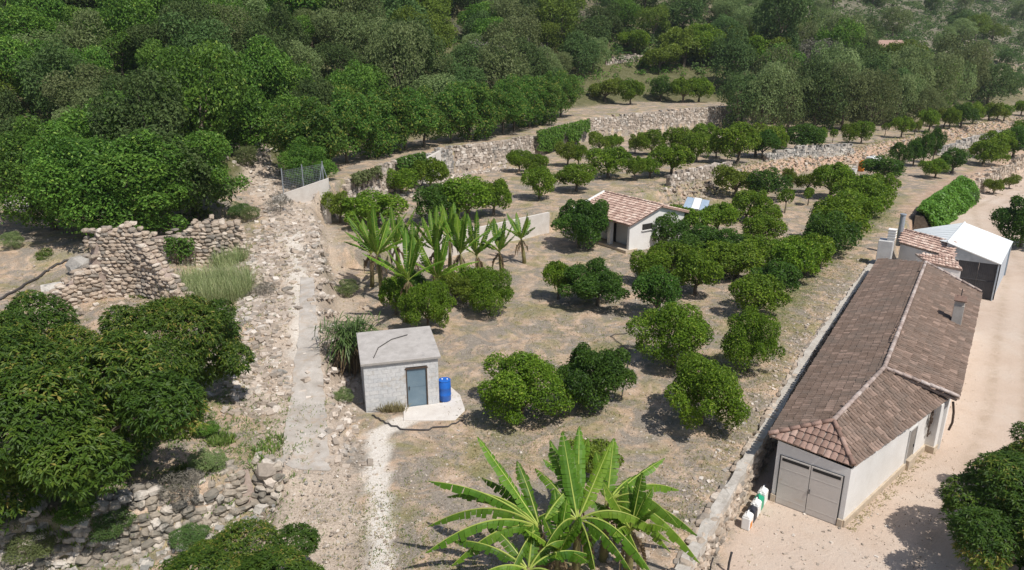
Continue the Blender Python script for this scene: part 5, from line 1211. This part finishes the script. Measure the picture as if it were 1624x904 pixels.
for k, (gx, gy, lab) in enumerate([(255, 685, 'bright green weeds under the right-hand mango tree'), (350, 700, 'green weeds on the ledge above the large stone wall'), (70, 405, 'green weed patch on the bare slope left of the ruin'), (230, 472, 'grass patch at the foot of the ruin'), (425, 715, 'strip of green weeds along the concrete track edge'), (110, 870, 'weeds at the bottom left under the large mango tree'), (300, 755, 'green shrubby weeds on top of the large stone wall')]):
    g_ = G(gx, gy); grass_clump('weeds', lab, g_, .9 if k in (0, 3, 5, 6) else .55, .55 if k != 4 else 1.4, 420, .38, 'weed', 60 + k, .045, cat='weeds')
g_ = G(635, 655); grass_clump('weeds', 'straw coloured weeds against the shed wall left of its door', V3((-5.6, 30.25, 1.6)), .75, .16, 260, .7, 'straw', 71, .03, cat='weeds')
for k, (gx, gy, wp, hp_, key, lab) in enumerate([(290, 792, 95, 55, 'scrub', 'bare grey twiggy shrub hanging over the large stone wall'), (22, 395, 40, 28, 'olive', 'small grey-green shrub at the left edge above the ruin'), (445, 338, 46, 34, 'scrub', 'grey dry shrub where the path meets the track head'), (398, 350, 34, 24, 'olive', 'low shrub beside the head of the track'), (392, 265, 40, 34, 'olive', 'shrub on the reddish path above the track'), (1540, 325, 22, 22, 'oak', 'brown shrub at the right end of the ivy bank'), (1575, 308, 34, 26, 'citrus_pale', 'yellowish shrub on the stony bank right of the ivy'), (1600, 300, 26, 24, 'citrus_pale', 'smaller yellowish shrub near the right edge on the stony bank'), (585, 618, 34, 30, 'scrub', 'dry brown shrub on the bank left of the shed'), (380, 345, 40, 26, 'oak', 'dark shrub beside the right end of the ruin'), (60, 890, 90, 50, 'olive', 'dull low shrub at the bottom left corner'), (190, 872, 80, 45, 'oak', 'dark shrub below the large mango tree near the wall'), (262, 700, 62, 34, 'carob_far', 'low green shrub under the right-hand mango tree'), (330, 690, 46, 24, 'carob_far', 'small green shrub on the ledge between mango tree and track'), (330, 748, 70, 34, 'olive', 'dull green shrub on top of the large stone wall'), (130, 850, 70, 40, 'carob_far', 'green shrub in the shade below the largest mango tree'), (300, 865, 60, 34, 'oak', 'dark low shrub at the foot of the large stone wall'), (545, 640, 36, 26, 'olive', 'grey-green shrub on the bank between track and shed'), (560, 560, 40, 26, 'oak', 'dark shrub beside the shaggy palm'), (552, 470, 46, 28, 'olive', 'grey-green shrub on the track edge left of the banana plants'), (420, 470, 40, 24, 'scrub', 'dry shrub among the stones on the left side of the track'), (745, 590, 0, 0, '', '')]):
    if key: px_tree(key, gx, gy, wp, hp_, lab, name='shrub', cat='shrub')

# ------------------------------------------------------------------ loose stones, rubble, tufts
def rubble(name, label, fn, n, s0, s1, mk, seed, kind_='stuff', geos=None, sink=.25):
    r = random.Random(seed); it = []
    while len(it) < n:
        x, y = fn(r); s = s0 * (s1 / s0) ** (r.random() ** 1.8)
        it.append((V3((x, y, hz0(x, y) + s * (.3 - sink) * .8)), (r.uniform(-.4, .4), r.uniform(-.4, .4), r.uniform(0, 6.28)), (s * r.uniform(.8, 1.4), s * r.uniform(.7, 1.1), s * r.uniform(.45, .8)), r.random()))
    return tag(merged(name, it, geos or BOXES, M[mk]), label, kind=kind_)
def along(path, off0, off1, g=None):
    P = Path([V3((x, y, 0)) for x, y in path])
    def f(r):
        q, a = P.at(r.uniform(0, P.L)); o = r.uniform(off0, off1) if g is None else r.gauss(off0, off1); return q.x - math.sin(a) * o, q.y + math.cos(a) * o
    return f
RD = P2(ROAD)
rubble('rubble', 'pale broken stones along the left side of the track', along(RD[4:9], 2.2, .75, 1), 2600, .07, .42, 'stone_pale', 1)
rubble('rubble', 'pale broken stones along the right side of the track', along(RD[3:9], -1.45, .38, 1), 1500, .07, .38, 'stone_pale', 2)
rubble('rubble', 'loose stones and gravel on the lower track', along(RD[:5], 0, 1.2, 1), 1500, .03, .14, 'stone_pale', 3)
rubble('rubble', 'scattered stones on the upper track and path', along(RD[7:], 0, 1.5, 1), 1300, .08, .5, 'stone_pale', 4)
rubble('rubble', 'fallen stones below the terrace wall', along(WALL[:5], -1.2, .7, 1), 1200, .12, .45, 'stone_pale', 5)
rubble('rubble', 'scattered stones on the slope around the ruin', lambda r: (r.gauss(-22, 5), r.gauss(43, 4.5)), 1500, .06, .4, 'stone', 6)
rubble('rubble', 'stones below the large stone wall', along([tuple(p)[:2] for p in fp], -.55, .35, 1), 260, .1, .4, 'stone_grey', 7)
rubble('pebbles', 'loose pebbles over the orchard ground', lambda r: (lambda t: (r.uniform(-7, 13) + t * .45, 20 + t))(r.uniform(0, 1) ** 1.6 * 60), 5200, .03, .12, 'stone_pale', 8)
rubble('pebbles', 'stones along the top of the retaining wall', along(YARD[1:6], .9, .5, 1), 900, .04, .2, 'stone_pale', 9)
rubble('pebbles', 'sparse pebbles over the yard', lambda r: (lambda y: (r.uniform(y * .30 + 1.5, y * .72), y))(r.uniform(20, 60)), 700, .02, .05, 'stone', 10)
rubble('rubble', 'stones and clods on the reddish terrace bank', along(EMB[5:11], -.5, .75, 1), 2600, .12, .55, 'stone', 11)
rubble('rubble', 'stones on the bank right of the ivy', along(YARD[7:11], -.2, .9, 1), 1200, .12, .5, 'stone', 12)
tufts_later = True
pw = at(810, 590, 1.65)
for k in range(16):
    o = put('rock', stone_mesh('stone_pale', k % 8), None, None, V3((pw.x - 1.3 + 2.6 * (k + rnd.uniform(.1, .9)) / 16, pw.y + rnd.uniform(-.5, .5), 1.68)), (rnd.uniform(-.3, .3), rnd.uniform(-.3, .3), rnd.uniform(0, 6)), (rnd.uniform(.2, .5), rnd.uniform(.15, .35), rnd.uniform(.12, .22)))
    tag(o, f'{ordn(k)} white stone from the left in the scatter behind the large citrus bush', 'rock', 'white stones behind the large citrus bush')
for k, (bx, by, s, lab) in enumerate([(8, 300, 2.0, 'grey boulder at the left edge under the tall trees'), (30, 302, 1.6, 'second grey boulder from the left edge under the tall trees'), (35, 335, 2.4, 'long low grey boulder left of the tree foot'), (95, 470, 1.5, 'dark grey boulder lying against the ruin wall, upper one'), (70, 488, 1.4, 'dark grey boulder at the low left end of the ruin wall'), (130, 432, 1.7, 'dark grey boulder on top of the ruin wall slope'), (428, 793, .75, 'white boulder at the right end of the large stone wall'), (432, 770, .6, 'pale boulder on the large stone wall beside the track')]):
    q = G(bx, by); o = put('boulder', stone_mesh('stone_grey' if k < 6 else 'stone_pale', k % 8), None, None, q + V3((0, 0, s * .2)), (.1 * k, .15, k * 1.1), (s, s * .8, s * .7)); tag(o, lab, 'boulder')
# grass tufts: dry and green, over the orchard and slopes
def tufts(name, label, fn, n, L, mat, seed, wd=.02, nb=4):
    r = RS(seed); rr = random.Random(seed); base = []
    for k in range(n): base.append(fn(rr))
    b = np.repeat(np.array([(x, y, hz0(x, y)) for x, y in base]), nb, 0); m = len(b)
    b = b + np.c_[r.normal(0, .07, (m, 2)), np.zeros(m)]; a = r.uniform(0, 6.28, m); el = r.uniform(.25, 1.2, m); l = L * r.uniform(.5, 1.3, m)
    d = np.c_[np.cos(a) * np.cos(el), np.sin(a) * np.cos(el), np.sin(el)]; s = np.c_[-np.sin(a), np.cos(a), np.zeros(m)] * wd
    V = np.stack([b - s, b + s, b + d * l[:, None] * .6 + s * .7, b + d * l[:, None] + np.array([0, 0, -.15]) * l[:, None]], 1).reshape(-1, 3)
    t = np.repeat(np.clip(r.normal(.5, .25, n), 0, .88), nb)
    return tag(put(name, np_mesh(name, V, np.arange(m * 4).reshape(-1, 4), M[mat], t)), label, kind='stuff')
def orch(r):
    while True:
        y = 19 + 75 * r.random() ** 1.5; x = r.uniform(-8, 12) + (y - 20) * r.uniform(.0, .55)
        if math.sin(x * .55 + 2 * math.sin(y * .31)) * math.sin(y * .47 + 1.1) + r.gauss(0, .35) > .12: return x, y
def orch_all(r):
    y = 19 + 75 * r.random() ** 1.5; return r.uniform(-8, 12) + (y - 20) * r.uniform(.0, .55), y
def not_yard(fn):
    def f(r):
        while True:
            x, y = fn(r)
            if hz0(x, y) > 1.2: return x, y
    return f
tufts('dry_grass', 'short dry grass over the orchard ground', not_yard(orch), 9000, .10, 'straw', 81, .012)
tufts('green_grass', 'short green grass patches in the orchard', not_yard(orch), 5200, .09, 'weed', 82, .014)
tufts('leaf_litter', 'dry leaves and twigs lying on the orchard ground', not_yard(orch_all), 2600, .09, 'dryleaf', 83, .02, 3)
tufts('green_grass', 'green grass strip between the citrus line and the farmhouse', along(YARD[4:7], 3.4, .8, 1), 2600, .12, 'weed', 84, .014)
tufts('dry_grass', 'dry grass and weeds on the slope around the ruin', lambda r: (r.gauss(-22, 6), r.gauss(44, 6)), 4200, .16, 'straw', 85, .014)
tufts('green_grass', 'weeds between the track stones', along(RD[2:9], 2.9, .8, 1), 900, .16, 'weed', 86)
tufts('dry_grass', 'weeds and dry grass at the bottom left', lambda r: (r.uniform(-22, -8), r.uniform(17, 30)), 3200, .18, 'weed', 87, .016)
tufts('dry_grass', 'dry grass along the strip beside the retaining wall', along(YARD[1:6], 1.6, 1.0, 1), 3200, .10, 'straw', 88, .012)
def far_pt(r):
    while True:
        y = 165 + 330 * r.random(); x = y * r.uniform(.02, .78)
        return x, y
# far scrub on the hillside: one mass
fs_ = random.Random(55); cs = []; N_ = 7500
fx = np.array([far_pt(fs_) for _ in range(N_)]); fz_, fa = H(fx[:, 0], fx[:, 1], True); ok = fa['dT'] > 4; fx = fx[ok]; fz_ = fz_[ok]
r = RS(66); nb = 26; rad = r.uniform(.7, 2.0, len(fx)); c0 = np.repeat(np.c_[fx, fz_ + rad * .4], nb, 0); rr2 = np.repeat(rad, nb)[:, None]
d = unit(r.normal(size=(len(c0), 3))); d[:, 2] = np.abs(d[:, 2]) * .8; c_ = c0 + d * rr2
nr = unit(d + np.array([0, 0, .4]) + r.normal(size=d.shape) * .5); ax = unit(np.cross(nr, r.normal(size=d.shape)))
V, Q = leaf_quads(c_, ax, nr, .6, .45); hue = np.repeat(r.normal(.4, .2, len(fx)), nb)
tag(put('hillside_scrub', np_mesh('hillside_scrub', V, Q, M['oak'], np.clip(hue + r.normal(0, .1, len(c_)), 0, .88))), 'low dark scrub covering the far hillside', kind='stuff')
def near_pt(r):
    while True:
        y = r.uniform(60, 185); x = r.uniform(-.8 * y, .75 * y); return x, y
fx = np.array([near_pt(fs_) for _ in range(3600)]); fz_, fa = H(fx[:, 0], fx[:, 1], True); ok = fa['dT'] > 3; fx = fx[ok]; fz_ = fz_[ok]
rad = r.uniform(.5, 1.3, len(fx)); nb = 34; c0 = np.repeat(np.c_[fx, fz_ + rad * .3], nb, 0); rr2 = np.repeat(rad, nb)[:, None]; d = unit(r.normal(size=(len(c0), 3))); d[:, 2] = np.abs(d[:, 2]); c_ = c0 + d * rr2
nr = unit(d + np.array([0, 0, .4]) + r.normal(size=d.shape) * .5); ax = unit(np.cross(nr, r.normal(size=d.shape))); V, Q = leaf_quads(c_, ax, nr, .36, .26); hue = np.repeat(r.normal(.4, .2, len(fx)), nb)
tag(put('undergrowth', np_mesh('undergrowth', V, Q, M['carob'], np.clip(hue + r.normal(0, .1, len(c_)), 0, .88))), 'tangled green undergrowth between the trees of the wooded slope', kind='stuff')

# ------------------------------------------------------------------ small things
# jerrycans by the retaining wall
cpos = [(1184, 836), (1191, 824), (1197, 815), (1202, 806), (1208, 796)]
cm_ = ['white_plastic', 'black_plastic', 'white_plastic', 'green_plastic', 'white_plastic']
cl = ['white jerrycan with an orange patch, nearest of the row by the wall', 'dark blue-black jerrycan, second in the row by the wall', 'white jerrycan between the dark and the green one', 'green jerrycan, fourth in the row by the wall', 'white jerrycan nearest the garage, last of the row by the wall']
for k, (cx, cy) in enumerate(cpos):
    q = at(cx, cy, 0); t_ = thing('jerrycan', cl[k], 'jerrycan', q, .95, 'jerrycans by the retaining wall'); t_.scale = (1.3, 1.3, 1.3); sc_ = (1.0 if k in (0, 2, 4) else .9)
    m = MB(); m.prism([V3((a * .17 * sc_, b * .13, 0)) for a, b in ((-1, -1), (1, -1), (1, 1), (-1, 1))], [V3((a * .17 * sc_, b * .13, .42 * sc_)) for a, b in ((-1, -1), (1, -1), (1, 1), (-1, 1))]); m.prism([V3((a * .17 * sc_, b * .13, .42 * sc_)) for a, b in ((-1, -1), (1, -1), (1, 1), (-1, 1))], [V3((a * .09 - .03, b * .06, .52 * sc_)) for a, b in ((-1, -1), (1, -1), (1, 1), (-1, 1))])
    m.build('body', M[cm_[k]], t_, bevel=.03)
    m = MB(); m.lathe([(.035, .5 * sc_), (.035, .57 * sc_), (.025, .58 * sc_)], (.09, 0, 0), 10); m.build('cap', M['black_plastic' if k % 2 == 0 else 'white_plastic'], t_)
    m = MB(); m.tube([V3((-.12, 0, .5 * sc_)), V3((-.06, 0, .57 * sc_)), V3((.03, 0, .57 * sc_)), V3((.06, 0, .5 * sc_))], .018, 6); m.build('handle', M[cm_[k]], t_)
    if k == 0:
        m = MB(); m.box((-.03, -.1335, .16), (.2, .008, .2)); m.build('label_patch', M['orange'], t_)
# posts near the wall end
for (bx, by, h, z, rr_, mt, lab) in [(1117, 893, .95, 0, .07, 'wood', 'leaning wooden post at the near end of the retaining wall'), (1154, 908, .8, 0, .045, 'dark_metal', 'thin dark metal post in the yard near the wall end'), (1126, 905, .5, 0, .03, 'dark_metal', 'short thin stake beside the leaning wooden post')]:
    q = at(bx, by, z); m = MB(); m.tube([V3((0, 0, -.2)), V3((.02, .02, h * .5)), V3((.08, .05, h))], [rr_, rr_ * .95, rr_ * .9], 8); m.tube([V3((.078, .048, h * .97)), V3((.084, .052, h * 1.02))], [rr_ * 1.15, rr_ * 1.0], 8); o = m.build('fence_post', M[mt]); o.location = q; tag(o, lab, 'post')
# wire fence by the gate
f0, f1 = at(424, 309, 5.9), at(503, 285, 6.5); f0 = V3((-19.6, 61.6, 5.9)); f1 = V3((-16.2, 62.0, 6.45))
wf_ = thing('wire_fence', 'grey wire mesh fence with steel posts at the head of the track', 'fence', f0)
dfn = f1 - f0
for t in (0, .5, 1.0):
    m = MB(); q = dfn * t; m.tube([q - V3((0, 0, .4)), q + V3((0, 0, 2.1))], .05, 6)
    m.build('post', M['grey_metal'], wf_)
    if t == 1.0:
        m = MB(); m.tube([q + V3((0, 0, 1.9)), q + V3((.5, .25, -.3))], .035, 5); m.tube([q + V3((0, 0, 1.9)), q + V3((-.35, -.5, -.3))], .035, 5); m.build('brace', M['grey_metal'], wf_)
m = MB(); nV = 26
for k in range(nV + 1): q = dfn * (k / nV); m.tube([q, q + V3((0, 0, 1.9))], .008, 3, cap=False)
for k in range(13): m.tube([V3((0, 0, .05 + .15 * k)), dfn + V3((0, 0, .05 + .15 * k))], .008, 3, cap=False)
m.build('wire_mesh', M['grey_metal'], wf_)
q = at(407, 252, 6.9); q.z = hz(q.x, q.y); m = MB(); m.tube([V3((0, 0, -.3)), V3((0, 0, 2.3))], .09, 8); m.box((0, 0, 2.32), (.22, .22, .06)); o = m.build('gate_post', M['grey_metal']); o.location = q; tag(o, 'dark grey gate post on the path above the track', 'post')
# orange and white containers under the red bank
q = G(1365, 272); t_ = thing('gas_bottle', 'orange container under the red bank among far citrus trees', 'container', q); m = MB(); m.lathe([(.3, 0), (.4, .1), (.4, 1.1), (.3, 1.3), (.15, 1.4)], n=14); m.build('body', M['orange'], t_, smooth=True); m = MB(); m.lathe([(.2, 1.35), (.2, 1.5), (.16, 1.5)], n=12); m.build('collar', M['orange'], t_)
q = G(1385, 266); t_ = thing('water_tank', 'white water tank behind the orange container', 'tank', q); m = MB(); m.box((0, 0, .75), (1.9, 1.4, 1.5), .3); m.build('body', M['white_plastic'], t_, bevel=.12); m = MB(); m.box((0, 0, 1.53), (1.0, .8, .12), .3); m.build('lid', M['white_plastic'], t_, bevel=.04)
q = G(1354, 276); o = put('bucket', None); bpy.data.objects.remove(o); t_ = thing('bucket', 'small white bucket left of the orange container', 'bucket', q); m = MB(); m.lathe([(.28, 0), (.36, .7), (.33, .7), (.26, .06)], n=14); m.build('body', M['white_plastic'], t_); m = MB(); m.tube([V3((-.35, 0, .7)), V3((-.2, 0, .95)), V3((.2, 0, .95)), V3((.35, 0, .7))], .02, 5); m.build('handle', M['grey_metal'], t_)
# hoses lying on the ground
def hose(label, pix, rad=.03):
    pts = []
    for (a, b), (c, d) in zip(pix[:-1], pix[1:]):
        for k in range(6): t = k / 6; g = G(a + (c - a) * t, b + (d - b) * t); pts.append(g + V3((0, 0, .035 + rad)))
    o = pts[0]; m = MB(); m.tube([p - o for p in pts], rad, 6); ob = m.build('irrigation_hose', M['hose'], smooth=True); ob.location = o; return tag(ob, label, 'hose')
hose('black hose curving over the ground in front of the shed', [(590, 662), (612, 674), (640, 684), (668, 685), (705, 681), (742, 668)], .03)
hose('dark pipe running up the bare slope left of the ruin', [(0, 478), (35, 458), (60, 444), (80, 430), (115, 412)], .07)
hose('thin dark hose over the open ground below the cottage', [(985, 640), (1000, 560), (968, 535), (1010, 528)], .02)
# heap of pinkish bricks under the front bananas
bh_ = at(985, 880, 1.65)
for k in range(20):
    o = put('broken_brick', stone_mesh('stone_pale' if k % 3 else 'stone', k % 8), None, None, V3((bh_.x - .9 + 1.8 * (k + rnd.uniform(.1, .9)) / 20, bh_.y + rnd.gauss(0, .35), 1.68 + rnd.uniform(0, .15))), (rnd.uniform(-.5, .5), rnd.uniform(-.5, .5), rnd.uniform(0, 6)), (rnd.uniform(.14, .32), rnd.uniform(.1, .2), rnd.uniform(.08, .16)))
    tag(o, f'{ordn(k)} pinkish rubble piece from the left under the front banana leaves', 'brick', 'rubble heap under the front banana leaves')

tufts('dry_grass', 'dry weeds growing on the reddish terrace bank', along(EMB[5:11], -.2, 1.3, 1), 1800, .35, 'straw', 91, .03)
tufts('green_grass', 'green weeds on the terrace bank', along(EMB[4:11], .2, 1.2, 1), 900, .3, 'weed', 92, .04)

# ------------------------------------------------------------------ air: a thin even haze round the whole place
m, nt, bs, out = nodes('haze_air'); nt.nodes.remove(bs)
pv = N(nt, 'ShaderNodeVolumePrincipled'); pv.inputs['Color'].default_value = (.80, .88, 1.0, 1); pv.inputs['Density'].default_value = .00016; pv.inputs['Anisotropy'].default_value = .2
nt.links.new(pv.outputs[0], out.inputs['Volume'])
mb = MB(); mb.box((50, 570, 74), (2100, 1400, 152)); tag(mb.build('haze', m), kind='stuff')

tufts('dry_grass', 'weeds and dry leaves along the foot of the farmhouse', along([tuple(p)[:2] for p in (gFR, gIn)], -.25, .12, 1), 160, .12, 'straw', 95, .014)
tufts('leaf_litter', 'fallen leaves on the yard below the right-hand trees', lambda r: (lambda y: (y * .62 + r.gauss(.6, 1.2), y))(r.uniform(18, 40)), 420, .06, 'dryleaf', 96, .018, 2)
